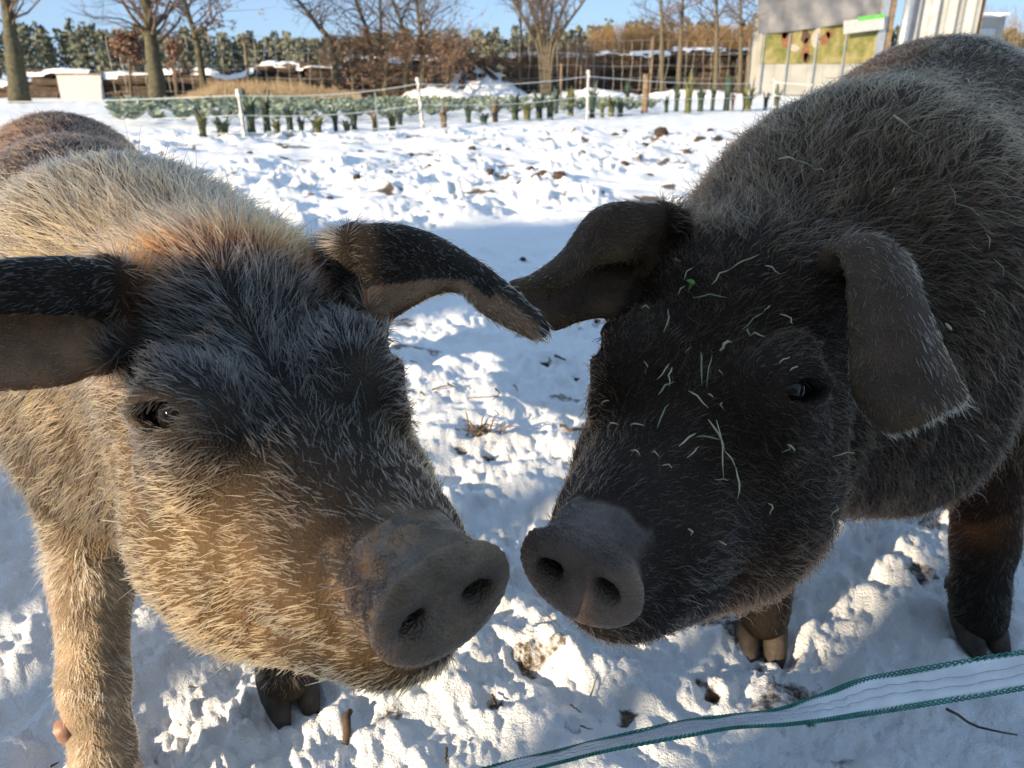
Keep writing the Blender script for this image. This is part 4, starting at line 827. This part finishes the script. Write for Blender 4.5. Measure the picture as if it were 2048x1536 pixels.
# ---- crop rows
def leek(name, label, u, vt, vb, wpx, mat, seed, group):
    g = ground(u, vb); Y = g[1]; h = (PY(u, vt, Y)[2] + .02) * 1.45; w = wpx / 2 * Y / FPX * 1.45; rg = np.random.default_rng(seed); z0 = gz(g[0], Y) - .02
    t = empty(name, (g[0], Y, z0)); tag(t, label, 'plant', group)
    mb = MB(); mb.tube([(0, 0, 0), (0, 0, h * .45)], [w * .32, w * .22], 7); mb.build('stalk', mat, t, smooth=True)
    for k in range(9):
        a = 6.28 * k / 9 + rg.random() * .6; o = np.array([math.cos(a), math.sin(a), 0]); s = np.array([-math.sin(a), math.cos(a), 0]); L = h * (.65 + .5 * rg.random()); bw = w * .24; pts = []
        dr = .3 + rg.random() * .7
        for q in np.linspace(0, 1, 5): c = o * w * (.12 + dr * q * q) + np.array([0, 0, h * .15 + L * (q - .42 * dr * q ** 3)]); ww = bw * (1 - q ** 2 * .85); pts += [c - s * ww + o * .004, c + [0, 0, -ww * .5], c + s * ww + o * .004]
        mb = MB(); mb.add(pts, [(i * 3 + j, i * 3 + j + 1, i * 3 + j + 4, i * 3 + j + 3) for i in range(4) for j in range(2)]); mb.build('leaf', mat, t, smooth=True)
GP = 'crop plants in the row behind the white fence'
PL = [(408, 235, 279, 26, 'leek_yellow'), (447, 246, 272, 40, 'leek'), (504, 208, 268, 30, 'leek'), (536, 215, 268, 26, 'leek'), (555, 246, 268, 22, 'leek_yellow'), (581, 230, 262, 24, 'leek'), (603, 236, 260, 20, 'leek'), (635, 238, 266, 32, 'leek_yellow'), (672, 226, 263, 16, 'leek'), (694, 240, 263, 20, 'leek_yellow'), (709, 226, 258, 20, 'leek'),
      (750, 226, 258, 18, 'leek_dry'), (785, 230, 256, 22, 'leek_yellow'), (800, 230, 250, 18, 'leek'), (776, 208, 235, 14, 'leek'), (888, 222, 254, 22, 'leek_dry'), (937, 218, 246, 18, 'leek'), (968, 232, 248, 24, 'leek'), (990, 208, 243, 22, 'leek_dry'), (1030, 205, 240, 24, 'leek'), (1054, 210, 242, 26, 'leek_yellow'), (1078, 195, 240, 24, 'leek'), (1100, 210, 240, 24, 'leek'), (1112, 188, 228, 16, 'leek'), (1141, 190, 232, 22, 'leek_yellow'),
      (1184, 183, 235, 20, 'leek'), (1204, 206, 236, 14, 'leek_yellow'), (1222, 202, 232, 22, 'leek_yellow'), (1240, 205, 232, 20, 'leek'), (1254, 180, 212, 13, 'leek'), (1332, 200, 226, 14, 'leek'), (1352, 184, 224, 16, 'leek'), (1375, 165, 227, 24, 'leek_yellow'), (1400, 184, 224, 20, 'leek'), (1424, 178, 222, 14, 'leek'), (1452, 174, 222, 22, 'leek'), (1464, 192, 222, 10, 'leek_dry'), (1493, 186, 222, 30, 'leek_yellow'), (1500, 172, 210, 12, 'leek'), (1530, 190, 220, 14, 'leek'), (1552, 184, 222, 16, 'leek')]
def plant_label(u, vt, vb, m):
    size = 'tall' if vb - vt > 44 else 'short' if vb - vt < 31 else 'knee-high'; look = {'leek': 'dark green', 'leek_yellow': 'yellowing green', 'leek_dry': 'withered tan'}[m]
    where = 'beyond the leaning fence post, near the pig rump' if u < 476 else 'between the leaning and the mid-row white posts' if u < 660 else 'close before the mid-row white fence post' if u < 835 else 'past the mid-row white post' if u < 1000 else 'below the fan-shaped shrub' if u < 1177 else 'between white post and wooden post' if u < 1288 else 'between wooden post and shed' if u < 1440 else 'in front of the shed'
    return f'{size} {look} crop plant {where}'
for i, (u, vt, vb, w, m) in enumerate(PL): leek('crop_plant', plant_label(u, vt, vb, m), u, vt, vb, w * 1.25, m, 900 + i, GP + (' (green)' if m == 'leek' else ' (yellow)' if m == 'leek_yellow' else ' (tan)'))
def kale():                                                    # low frosty kale further back: one mass of leaves
    rg = np.random.default_rng(19); V = []
    for row, Y in enumerate(np.arange(15.6, 27, .62)):
        x0, x1 = PY(230, 200, Y)[0], PY(1330, 200, Y)[0]
        for x in np.arange(x0, x1, .42):
            if rg.random() < .30: continue
            c = np.array([x + rg.normal() * .06, Y + rg.normal() * .08, .12])
            if Y < ground(project(c)[0], 262 - .035 * (project(c)[0] - 500))[1] + .8: continue
            for k in range(16):
                a = rg.random() * 6.28; o = np.array([math.cos(a), math.sin(a), .35 + .9 * rg.random()]); s = np.array([-math.sin(a), math.cos(a), 0]) * .05; p = c + o * .05 * rg.random(); e = p + unit(o) * (.10 + .12 * rg.random())
                V += [p - s * .5, p + s * .5, e + s, e - s]
    V = np.array(V); o = obj('kale_field', np_mesh('kale_field', V, np.arange(len(V)).reshape(-1, 4), 'kale', False)); tag(o, 'frosty grey-green kale covering the field behind the white fence', 'kale', kind='stuff')
kale()
# ---- white electric fence
def efence():
    posts = [(476, 180, 490, 272), (835, 157, 846, 258), (1177, 142, 1174, 240), (1549, 158, 1547, 222)]; tops = []
    labs = ['leaning white fence post at the end of the crop row, next to bushy leek plants', 'white fence post standing in the middle of the crop row', 'white fence post below the fan-shaped shrub', 'white fence post in front of the shed']
    for i, (u1, v1, u0, v0) in enumerate(posts):
        g = ground(u0, v0); Y = g[1]; t = PY(u1, v1, Y); g[2] = gz(g[0], Y) - .05; d = t - g; e = empty('fence_post', g); tag(e, labs[i], 'fence post', 'white posts of the electric fence')
        mb = MB(); mb.tube([(0, 0, 0), d * .5, d], [.036, .032, .029], 6); mb.build('shaft', 'white_plastic', e)
        mb = MB(); mb.tube([d * .95, d * 1.02], [.05, .04], 6); mb.build('cap', 'white_plastic', e)
        for f in (.18, .52, .9):
            mb = MB(); mb.box(d * f + [0, -.05, 0], (.05, .05, .06)); mb.build('tape_clip', 'grey_tape', e)
        tops.append((g, d))
    g0, d0 = tops[0]; ex0 = (g0 + [-7, -1.2, 0], d0); g3, d3 = tops[-1]; ex1 = (g3 + [9, -3.5, -.3], d3)
    al = [ex0] + tops + [ex1]
    for k, (f, lb) in enumerate(((.18, 'lowest pale tape of the white electric fence'), (.52, 'middle pale tape of the white electric fence'), (.9, 'top pale tape of the white electric fence'))):
        pts = []
        for (a, da), (b, db) in zip(al[:-1], al[1:]):
            for q in np.linspace(0, 1, 10)[:-1]: p = (a + da * f) * (1 - q) + (b + db * f) * q; p[2] -= .16 * 4 * q * (1 - q) * .5; pts.append(p + [0, -.07, 0])
        mb = MB(); mb.tube(pts, .0075, 4, False); o = mb.build('fence_tape', 'grey_tape'); tag(o, lb, 'fence tape', 'tapes of the white electric fence')
    g = ground(1288, 226); Y = g[1]; h = PY(1288, 148, Y)[2]; w = MB(); w.tube([(g[0], Y, -.1), (g[0] + .02, Y, h * .5), (g[0], Y, h)], [.095, .09, .085], 8); o = w.build('wooden_post', 'wood_post', smooth=False); tag(o, 'weathered grey wooden post among the crop plants', 'post')
    g = ground(1121, 200); Y = g[1]; h = PY(1120, 127, Y)[2]; w = MB(); w.tube([(g[0], Y, -.1), (g[0], Y, h * .5), (g[0], Y, h)], [.05, .05, .045], 7); o = w.build('wooden_post', 'wood_post'); tag(o, 'slim pale stake beyond the crop rows', 'post')
    g = ground(757, 262); Y = g[1]; h = PY(754, 185, Y)[2]; w = MB(); w.tube([(g[0], Y, -.1), (g[0] - .02, Y, h)], [.014, .012], 5); o = w.build('metal_rod', 'steel'); tag(o, 'thin metal rod standing among the crop plants', 'rod')
efence()
# ---- mobile hen shed with banner and tarp
def shed():
    Y = 36.0
    def X(u): return PY(u, 180, Y)[0]
    def Z(v): return PY(1600, v, Y)[2]
    s = empty('hen_shed', (X(1625), Y, 0)); tag(s, 'white hen shed with a meadow banner and grey tarp roof', 'shed'); ox = X(1625)
    x0, x1 = X(1512) - ox, X(1738) - ox; zb, z1, z2, zt = Z(190), Z(127), Z(66), Z(-8)
    mb = MB(); mb.box(((x0 + x1) / 2, .9, (zb + Z(20)) / 2), (x1 - x0 - .1, 1.6, Z(20) - zb)); mb.build('body', 'panel_white', s)
    n = 7
    for i in range(n):                                          # lower wall of upright sheets
        w = (x1 - x0) / n; mb = MB(); mb.box((x0 + w * (i + .5), .05 - .012 * (i % 2), (zb + z1) / 2), (w * .985, .05, z1 - zb)); mb.build('wall_sheet', 'panel_white', s)
    mb = MB(); mb.box(((x0 + x1) / 2, -.01, (z1 + z2) / 2 + .27), (x1 - x0 - .05, .03, z2 - z1 + .55)); ban = mb.build('banner', 'banner', s)
    for i, (u, v, rx, rz, m) in enumerate(((1560, 80, 10, 16, 'hen_brown'), (1555, 70, 5, 7, 'hen_brown'), (1596, 72, 8, 12, 'hen_dark'), (1600, 100, 7, 18, 'hen_brown'), (1618, 72, 8, 18, 'hen_white'), (1636, 78, 9, 12, 'hen_brown'), (1644, 68, 7, 9, 'hen_brown'), (1604, 116, 6, 10, 'hen_dark'), (1578, 96, 8, 6, 'hen_white'))):
        mb = MB(); k = Y / FPX; c = (X(u) - ox, -.030, Z(v)); V = [c] + [(c[0] + rx * k * (1 + .25 * math.sin(3 * a + i)) * math.cos(a), -.030, c[2] + rz * k * (1 + .2 * math.cos(2 * a + i)) * math.sin(a)) for a in np.linspace(0, 6.283, 15)[:-1]]
        mb.add(V, [(0, j + 1, (j + 1) % 14 + 1) for j in range(14)]); mb.build('printed_hen', m, ban)
    nx, nz = 34, 12; Xx, Zz = np.meshgrid(np.linspace(x0 - .25, x1 + .05, nx), np.linspace(0, 1, nz)); p = np.stack([Xx, Zz * 2, 0 * Xx], -1)
    zlow = np.interp(Xx, [x0, x0 + 1, x1], [Z(68), Z(64), Z(38)]); zz = zlow + (Z(-25) - zlow) * Zz; yy = -.18 - .10 * fbm(p, 1.3, 4, 3) + .9 * Zz ** 2 - .12 * np.sin(Xx * 6 + 3 * Zz + 2 * fbm(p, .8, 6, 2)) * (1 - Zz) ** .5 * .6
    V = np.stack([Xx, yy, zz], -1).reshape(-1, 3); i, j = np.meshgrid(np.arange(nz - 1), np.arange(nx - 1), indexing='ij'); k = i * nx + j
    obj('tarp', np_mesh('tarp', V, np.stack([k, k + 1, k + nx + 1, k + nx], -1).reshape(-1, 4), 'tarp'), s)
    mb = MB(); mb.box((X(1700) - ox, -.40, Z(51)), (72 * Y / FPX, .03, 22 * Y / FPX), M=np.array([[math.cos(.12), 0, -math.sin(.12)], [0, 1, 0], [math.sin(.12), 0, math.cos(.12)]])); sg = mb.build('sign_board', 'white_plastic', s)
    mb = MB(); mb.box((X(1712) - ox, -.402, Z(36)), (48 * Y / FPX, .03, 7 * Y / FPX), M=np.array([[math.cos(.12), 0, -math.sin(.12)], [0, 1, 0], [math.sin(.12), 0, math.cos(.12)]])); mb.build('green_strip', 'sign_green', s)
    for u in (1517, 1566, 1620, 1676): mb = MB(); mb.box((X(u) - ox, -.05, (zb + z2) / 2), (.05, .05, z2 - zb)); mb.build('upright', 'steel', s)
    mb = MB(); mb.box((X(1742) - ox, -.1, (zb + zt) / 2), (14 * Y / FPX, .16, zt - zb + .5)); mb.build('corner_post', 'steel', s)
    mb = MB(); mb.box((X(1757) - ox, -.05, (zb + zt) / 2), (11 * Y / FPX, .14, zt - zb + .6)); mb.build('corner_post', 'wood_post', s)
    # neighbouring tent with white curtain walls
    t = empty('market_tent', (X(1850), Y, 0)); tag(t, 'white tent with hanging sheet walls beside the hen shed', 'tent'); ot = X(1850)
    mb = MB(); mb.tube([(X(1778) - ot, -.35, 0), (X(1783) - ot, -.35, Z(-40))], 9 * Y / FPX, 10); mb.build('pole', 'steel', t, smooth=True)
    for a, b, m in ((1784, 1858, 'curtain'), (1858, 1925, 'panel_white')):
        nx = 40; Xx, Zz = np.meshgrid(np.linspace(X(a) - ot, X(b) - ot, nx), np.linspace(.2, Z(-40), 6)); yy = -.1 + .09 * np.sin(Xx * 7.5) + .04 * np.sin(Xx * 17 + 1); V = np.stack([Xx, yy, Zz], -1).reshape(-1, 3); i, j = np.meshgrid(np.arange(5), np.arange(nx - 1), indexing='ij'); k = i * nx + j
        obj('sheet_wall', np_mesh('sheet_wall', V, np.stack([k, k + 1, k + nx + 1, k + nx], -1).reshape(-1, 4), m), t)
    mb = MB(); mb.box((X(1932) - ot, .1, 2.4), (10 * Y / FPX, .12, 4.9)); mb.build('corner_post', 'wood_post', t)
    c = empty('parked_trailer', (X(1985), Y + 4, 0)); tag(c, 'pale grey-blue trailer partly hidden behind the dark pig', 'trailer')
    mb = MB(); mb.box((0, 0, 1.95), (3.2, 2.2, 2.9)); mb.build('box', 'panel_white', c)
    mb = MB(); mb.box((0, -1.13, 2.5), (2.4, .04, .8)); mb.build('window', 'steel', c)
    mb = MB(); mb.box((0, 0, 3.47), (3.36, 2.36, .14)); mb.build('roof', 'snow_cap', c)
    for sx in (-1, 1): mb = MB(); mb.tube([(sx * .5, -1.15, .34), (sx * .5, -.95, .34)], .34, 14); mb.build('wheel', 'log_bark', c)
shed()
# ================================================================== NEAR DETAILS
def tape_materials():
    t = NT('tape_white'); co = t.new('ShaderNodeUVMap').outputs[0] if False else t.coord(); w = t.new('ShaderNodeTexWave'); w.inputs['Scale'].default_value = 140; w.inputs['Distortion'].default_value = .6; t.link(co, w.inputs['Vector'])
    t.link(t.ramp(t.noise(60, 3, .5, co), [(.3, (.68, .68, .70)), (.7, (.82, .82, .83))]), t.b.inputs['Base Color']); t.set(t.b, Roughness=.35); t.bump(w.outputs['Fac'], .35, .0006)
    t.b.inputs['Transmission Weight'].default_value = 0.0
    simple('tape_green', (.01, .13, .10), (.05, .28, .22), 160, .4)
    simple('tape_steel', (.25, .26, .28), (.42, .43, .45), 200, .35, metallic=.8)
tape_materials()
def near_tape():
    top = [(700, 1605), (850, 1568), (1000, 1528), (1100, 1505), (1200, 1480), (1350, 1446), (1450, 1432), (1550, 1420), (1640, 1392), (1720, 1362), (1850, 1337), (2048, 1304), (2200, 1282), (2330, 1265)]
    bot = [(740, 1622), (890, 1586), (1060, 1540), (1130, 1522), (1220, 1500), (1370, 1472), (1470, 1455), (1570, 1449), (1660, 1438), (1745, 1425), (1870, 1405), (2048, 1376), (2200, 1352), (2330, 1333)]
    T, B = [], []
    for a, b in zip(top, bot):
        d = .60; A = P(*a, d); Bq = P(*b, d); w = np.linalg.norm(A - Bq); need = math.sqrt(max(.032 ** 2 - w ** 2, 0)); T.append(P(*a, d + need * .75)); B.append(P(*b, d - need * .10))
    n = 150; T, B = crspline(T, n), crspline(B, n); root = empty('fence_tape', (T[n // 2] + B[n // 2]) / 2); o0 = np.array(root.location); T -= o0; B -= o0
    tag(root, 'white woven electric fence tape with green edges stretched before the pigs', 'fence tape')
    m = 9; f = np.linspace(.04, .96, m)[None, :, None]; G = T[:, None] * (1 - f) + B[:, None] * f; nn = unit(np.cross(np.gradient(G, axis=0), np.gradient(G, axis=1))); G = G + nn * (.0012 * np.sin(f * 3.14) + .0006 * np.sin(np.linspace(0, 60, n))[:, None, None])
    k = (np.arange(n - 1)[:, None] * m + np.arange(m - 1)[None]).ravel(); V = np.r_[(G + nn * .0005).reshape(-1, 3), (G - nn * .0005).reshape(-1, 3)]; q = np.stack([k, k + 1, k + m + 1, k + m], -1); q2 = q[:, ::-1] + n * m
    e = np.arange(n - 1) * m; side = [np.stack([e, e + m, e + m + n * m, e + n * m], -1), np.stack([e + m - 1, e + m - 1 + n * m, e + 2 * m - 1 + n * m, e + 2 * m - 1], -1)]
    obj('band', np_mesh('band', V, np.r_[q, q2, side[0], side[1]], 'tape_white'), root)
    ph = np.linspace(0, 2 * math.pi * 62, 900)
    for edge, sgn in ((T, 1), (B, -1)):
        E_ = crspline(edge, 900); wv = unit(crspline(T - B, 900)) * sgn; nr = unit(np.cross(np.gradient(E_, axis=0), wv))
        for s in range(3):
            a = ph + s * 2.094; mb = MB(); mb.tube(E_ + wv * (.0017 * np.sin(a))[:, None] + nr * (.0008 * np.cos(a * 1.0))[:, None], .00070, 4, False); mb.build('green_braid', 'tape_green', root, smooth=True)
    for f in (.36, .62):
        L = crspline(T * (1 - f) + B * f, 500); nr = unit(np.cross(np.gradient(L, axis=0), crspline(T - B, 500))); wv = unit(crspline(T - B, 500)); x = np.linspace(0, 1, 500)
        for sd in (-1, 1): mb = MB(); mb.tube(L + nr * (.0014 * sd + .0003 * np.sin(x * 260))[:, None] + wv * (.0012 * np.sin(x * 37) + .0005 * np.sin(x * 210))[:, None], .00032, 4, False); mb.build('conductor_wire', 'tape_steel', root)
    for i, k in enumerate((0, n - 1)):                          # the posts that hold it, just out of the frame
        p = (T[k] + B[k]) / 2 + o0; e = empty('tape_post', (p[0], p[1] + .02, 0)); tag(e, ['white plastic post holding the low end of the green-edged tape', 'white plastic post holding the high end of the green-edged tape'][i], 'fence post')
        mb = MB(); mb.tube([(0, 0, -.05), (0, 0, p[2] + .004)], [.009, .008], 8); mb.build('shaft', 'white_plastic', e); mb = MB(); mb.box((0, -.012, p[2] - .006), (.02, .02, .024)); mb.build('tape_clip', 'white_plastic', e); mb = MB(); mb.box((.03, 0, .06), (.06, .012, .012)); mb.build('foot_tread', 'white_plastic', e)
near_tape()
# ---- hay on the dark pig
simple('hay', (.34, .29, .16), (.52, .46, .28), 60, .7); simple('hay_green', (.15, .17, .08), (.27, .29, .15), 60, .7); simple('leaf_green', (.06, .17, .02), (.16, .32, .05), 60, .5)
simple('stick', (.03, .02, .013), (.12, .08, .05), 60, .85, .5, .002, 120)
_rv = project(right_pig[1])
def on_pig(u, v, lift):
    d = np.hypot(_rv[:, 0] - u, _rv[:, 1] - v); c = np.where(d < 9)[0]
    if len(c) == 0: c = np.array([d.argmin()])
    i = c[_rv[c, 2].argmin()]; c = c[_rv[c, 2] < _rv[i, 2] + .02]; i = c[d[c].argmin()]
    return right_pig[1][i] + right_pig[2][i] * lift
def blade(name, pts, w, mat, label, cat, group):
    pts = np.asarray(pts); mb = MB(); n = len(pts); mb.tube(pts, np.array([.5, 1, 1, .85, .25][:n] if n <= 5 else np.r_[.5, np.ones(n - 2), .3]) * w, 5); o = mb.build(name, mat, smooth=True); tag(o, label, cat, group); return o
HAY = []
k1 = 1000 / 2048
for a in [(875, 405, 940, 345), (940, 345, 1055, 290), (1000, 590, 1070, 520), (1070, 520, 1105, 490), (1015, 600, 1030, 628), (1030, 628, 1095, 635), (655, 600, 685, 515), (1135, 530, 1200, 575), (910, 685, 960, 655), (750, 695, 772, 672), (575, 705, 595, 765), (640, 790, 685, 725), (690, 750, 692, 830), (645, 865, 715, 812), (820, 690, 835, 820), (855, 830, 875, 695), (855, 860, 890, 875), (640, 1000, 690, 900), (780, 850, 850, 910),
          (445, 882, 472, 868), (545, 1000, 590, 995), (460, 1000, 500, 993), (918, 895, 924, 922), (850, 965, 900, 1080), (880, 960, 890, 1190), (900, 1080, 935, 1150), (935, 1150, 940, 1270), (800, 1037, 890, 1040), (850, 1205, 905, 1200), (730, 1075, 790, 1020), (750, 1115, 800, 1080), (1148, 1065, 1162, 1030), (1160, 1030, 1180, 1060), (1330, 1085, 1420, 1075), (1408, 1090, 1412, 1122), (545, 1100, 570, 1125), (650, 1155, 690, 1172), (1130, 740, 1170, 705), (1165, 755, 1205, 740),
          (770, 385, 800, 340), (800, 458, 940, 458), (740, 450, 770, 410), (580, 515, 605, 518), (1075, 330, 1140, 365), (735, 308, 752, 316), (920, 760, 938, 780), (618, 1108, 652, 1122), (1800, 550, 1870, 610), (1965, 180, 1972, 250), (2000, 285, 2035, 365), (1994, 420, 1998, 462), (1925, 480, 1955, 515), (1820, 0, 1850, 70), (1850, 70, 1945, 130), (1915, 990, 1970, 1022)]: HAY.append((1000 + a[0] * k1, 380 + a[1] * k1, 1000 + a[2] * k1, 380 + a[3] * k1))
k2 = 648 / 1991
for a in [(1165, 745, 1260, 825), (1260, 825, 1345, 880), (490, 1020, 600, 1030), (600, 1030, 700, 1085), (700, 1085, 760, 1100), (575, 990, 620, 965), (1465, 680, 1530, 750), (1365, 295, 1440, 293), (1150, 1225, 1180, 1185), (1235, 450, 1320, 470), (1620, 500, 1650, 540)]: HAY.append((1400 + a[0] * k2, a[1] * k2, 1400 + a[2] * k2, a[3] * k2))
k3 = 948 / 2048
for a in [(1170, 120, 1175, 60), (1175, 60, 1200, 10), (908, 10, 915, 60), (700, 180, 715, 190), (560, 125, 575, 150)]: HAY.append((1100 + a[0] * k3, 1000 + a[1] * k3, 1100 + a[2] * k3, 1000 + a[3] * k3))
rg = np.random.default_rng(55)
for i, (x0, y0, x1, y1) in enumerate(HAY):
    A, B = on_pig(x0, y0, .008), on_pig(x1, y1, .008); M_ = on_pig((x0 + x1) / 2, (y0 + y1) / 2, .012)
    if np.linalg.norm(A - B) > .12: B = A + unit(B - A) * .07; M_ = (A + B) / 2
    fat = i in (8, 47, 55, 57); body_ = x0 > 1850 or y0 < 420
    far = ('hay stalk lying on the flank of the dark pig' if x0 > 1850 else 'hay stalk lying on the back of the dark pig') if body_ else 'pale hay bit on the ' + ('crown' if y0 < 600 else 'muzzle' if y0 > 930 else 'cheek' if x0 > 1520 else 'forehead') + ' of the dark pig' + (', a long one' if np.linalg.norm(A - B) > .035 else '')
    blade('hay_stalk' if body_ else 'hay_bit', [A, (A + M_) / 2 + rg.normal(size=3) * .0006, M_, (B + M_) / 2 + rg.normal(size=3) * .0006, B], .0016 if fat else .00060 + .0004 * rg.random(), 'hay_green' if rg.random() < .35 else 'hay', far, 'hay', 'hay on the back of the dark pig' if body_ else 'hay bits on the face of the dark pig')
def leaf_at(c, n, size, label, group=None):
    n = unit(n); a = unit(np.cross(n, [.3, .8, .1])); b = np.cross(n, a); L = []
    for t in np.linspace(0, 2 * math.pi, 13)[:-1]: r = size * (1 + .25 * math.cos(3 * t)); L.append(c + a * r * math.cos(t) + b * r * .7 * math.sin(t) + n * (.002 + .004 * math.cos(2 * t)))
    mb = MB(); mb.add([c + n * .003] + L, [(0, i + 1, (i + 1) % 12 + 1) for i in range(12)]); o = mb.build('leaf', 'leaf_green'); tag(o, label, 'leaf', group)
leaf_at(on_pig(1390, 582, .010), right_pig[2][np.hypot(_rv[:, 0] - 1390, _rv[:, 1] - 582).argmin()], .006, 'small green leaf on the forehead of the dark pig')
for u, v, s in ((939, 593, .018), (882, 600, .012)): g = ground(u, v); g[2] = gz(g[0], g[1]) + .012; leaf_at(g, np.array([.1, -.5, .8]), s, 'green leaf lying on the snow between the two pigs', 'green leaves on the snow')
# ---- sticks, roots and clods in the snow
def stick(px, r, label, group, z=.012, z1=None):
    p = []
    for i, (u, v) in enumerate(px): g = ground(u, v); g[2] = gz(g[0], g[1]) + z; p.append(g)
    if z1: p[-1][2] += z1
    p = crspline(np.array(p), 7); p[1:-1] += np.random.default_rng(int(px[0][0])).normal(size=(5, 3)) * r * .22; mb = MB(); mb.tube(p, np.linspace(1, .5, 7) * r * .62, 6); o = mb.build('stick', 'stick', smooth=True); tag(o, label, 'stick', group)
g0 = ground(683, 1490); g1 = P(692, 1432, 1.18); mb = MB(); g0[2] -= .02; mb.tube([g0, g0 * .5 + g1 * .5 + [.004, 0, 0], g1, g1 + [.008, .004, .008]], [.006, .0065, .0075, .004], 7); o = mb.build('stick', 'stick', smooth=True); tag(o, 'short broken stick standing upright in the snow', 'stick')
for i, (px, r) in enumerate((([(1120, 862), (1150, 868), (1180, 858)], .009), ([(1145, 876), (1175, 872)], .006), ([(865, 778), (890, 785), (905, 783)], .005), ([(895, 772), (915, 785)], .005), ([(842, 785), (850, 800)], .006), ([(990, 786), (998, 800), (985, 812)], .004), ([(1028, 778), (1035, 790)], .004), ([(935, 795), (1000, 805)], .003), ([(1110, 722), (1130, 737)], .009), ([(820, 728), (835, 725)], .004),
                       ([(1890, 1425), (1960, 1450), (2030, 1485)], .004), ([(1140, 1425), (1162, 1440)], .0025), ([(1180, 1395), (1195, 1370)], .002), ([(1540, 1385), (1548, 1400)], .003), ([(1160, 1470), (1185, 1478)], .002), ([(2010, 1000), (2048, 1005)], .006), ([(1085, 1255), (1120, 1285)], .0022), ([(1035, 1285), (1060, 1300)], .002), ([(100, 1530), (115, 1515)], .003), ([(380, 1385), (400, 1390)], .003), ([(893, 1500), (891, 1536)], .004), ([(985, 1385), (990, 1410)], .004))):
    stick(px, r, 'dark twig lying on the trampled snow', 'twigs on the snow')
rg = np.random.default_rng(66)
c0 = ground(955, 870); 
for i in range(22):                                             # uprooted tuft in the gap between the heads
    a = rg.random() * 6.28; b = c0 + np.array([rg.normal() * .02, rg.normal() * .02, gz(*c0[:2])]); d = np.array([math.cos(a) * .06, math.sin(a) * .05, .01 + .045 * rg.random()]); mb = MB(); mb.tube([b, b + d * .6 + [0, 0, .016], b + d * (.8 + .5 * rg.random())], [.0028, .0022, .001], 5); o = mb.build('root', 'stick' if i % 3 else 'wood_post'); tag(o, 'brown root of the uprooted tuft in the snow between the pigs', 'root', 'roots of the uprooted tuft')
def clod(c, s, seed, label, group):
    rg = np.random.default_rng(seed); n, m = 9, 12; V = [];
    for i in range(n):
        th = math.pi * i / (n - 1)
        for k in range(m): a = 6.283 * k / m; V.append([math.sin(th) * math.cos(a), math.sin(th) * math.sin(a), math.cos(th)])
    V = np.array(V); V = V * (1 + .7 * fbm(V + seed, 1.7, seed, 4))[:, None] * np.array([1, .8, .62]) * s; mb = MB(); mb.add(V, [(i * m + k, i * m + (k + 1) % m, (i + 1) * m + (k + 1) % m, (i + 1) * m + k) for i in range(n - 1) for k in range(m)]); o = mb.build('earth_clod', 'clod', smooth=True); o.location = c; o.rotation_euler = (0, 0, rg.random() * 6); tag(o, label, 'clod', group)
CL = [(620, 356, 14), (1010, 351, 10), (1060, 340, 14), (1085, 352, 16), (1118, 360, 18), (1400, 282, 16), (1322, 276, 18), (1250, 335, 14), (1230, 270, 10), (1435, 285, 12), (1330, 312, 10), (945, 303, 10), (980, 345, 10), (1375, 300, 10), (1290, 292, 9), (715, 365, 10), (860, 330, 9), (660, 402, 9), (1165, 305, 9), (1420, 265, 10), (1250, 262, 8), (1015, 300, 8), (905, 360, 10), (780, 350, 8), (1120, 300, 8), (1465, 290, 12), (570, 300, 9), (500, 305, 9), (720, 298, 8), (820, 306, 8), (1200, 335, 9), (1040, 385, 9), (1300, 345, 9)]
for i, (u, v, s) in enumerate(CL): g = ground(u, v); sz = s * g[1] / FPX * .85; g[2] = gz(g[0], g[1]) - sz * .05; clod(g, sz, 700 + i, ('large ' if s > 13 else 'small ' if s < 10 else '') + 'dark frozen clod of earth in the ' + ('rooted-up snow near the crop row' if v < 310 else 'sunlit snow before the shadow edge'), 'earth clods in the sunlit snow')
for i, (u, v, s) in enumerate([(1088, 722, 14), (780, 722, 10), (1152, 757, 10), (747, 712, 9), (972, 915, 12), (925, 905, 8), (1195, 640, 10), (1045, 525, 9), (1430, 1385, 9)]): g = ground(u, v); sz = s * g[1] / FPX * .8; g[2] = gz(g[0], g[1]) + sz * .15; clod(g, sz, 800 + i, 'small dark lump of soil in the shaded snow between the pigs', 'soil lumps in the shaded snow')
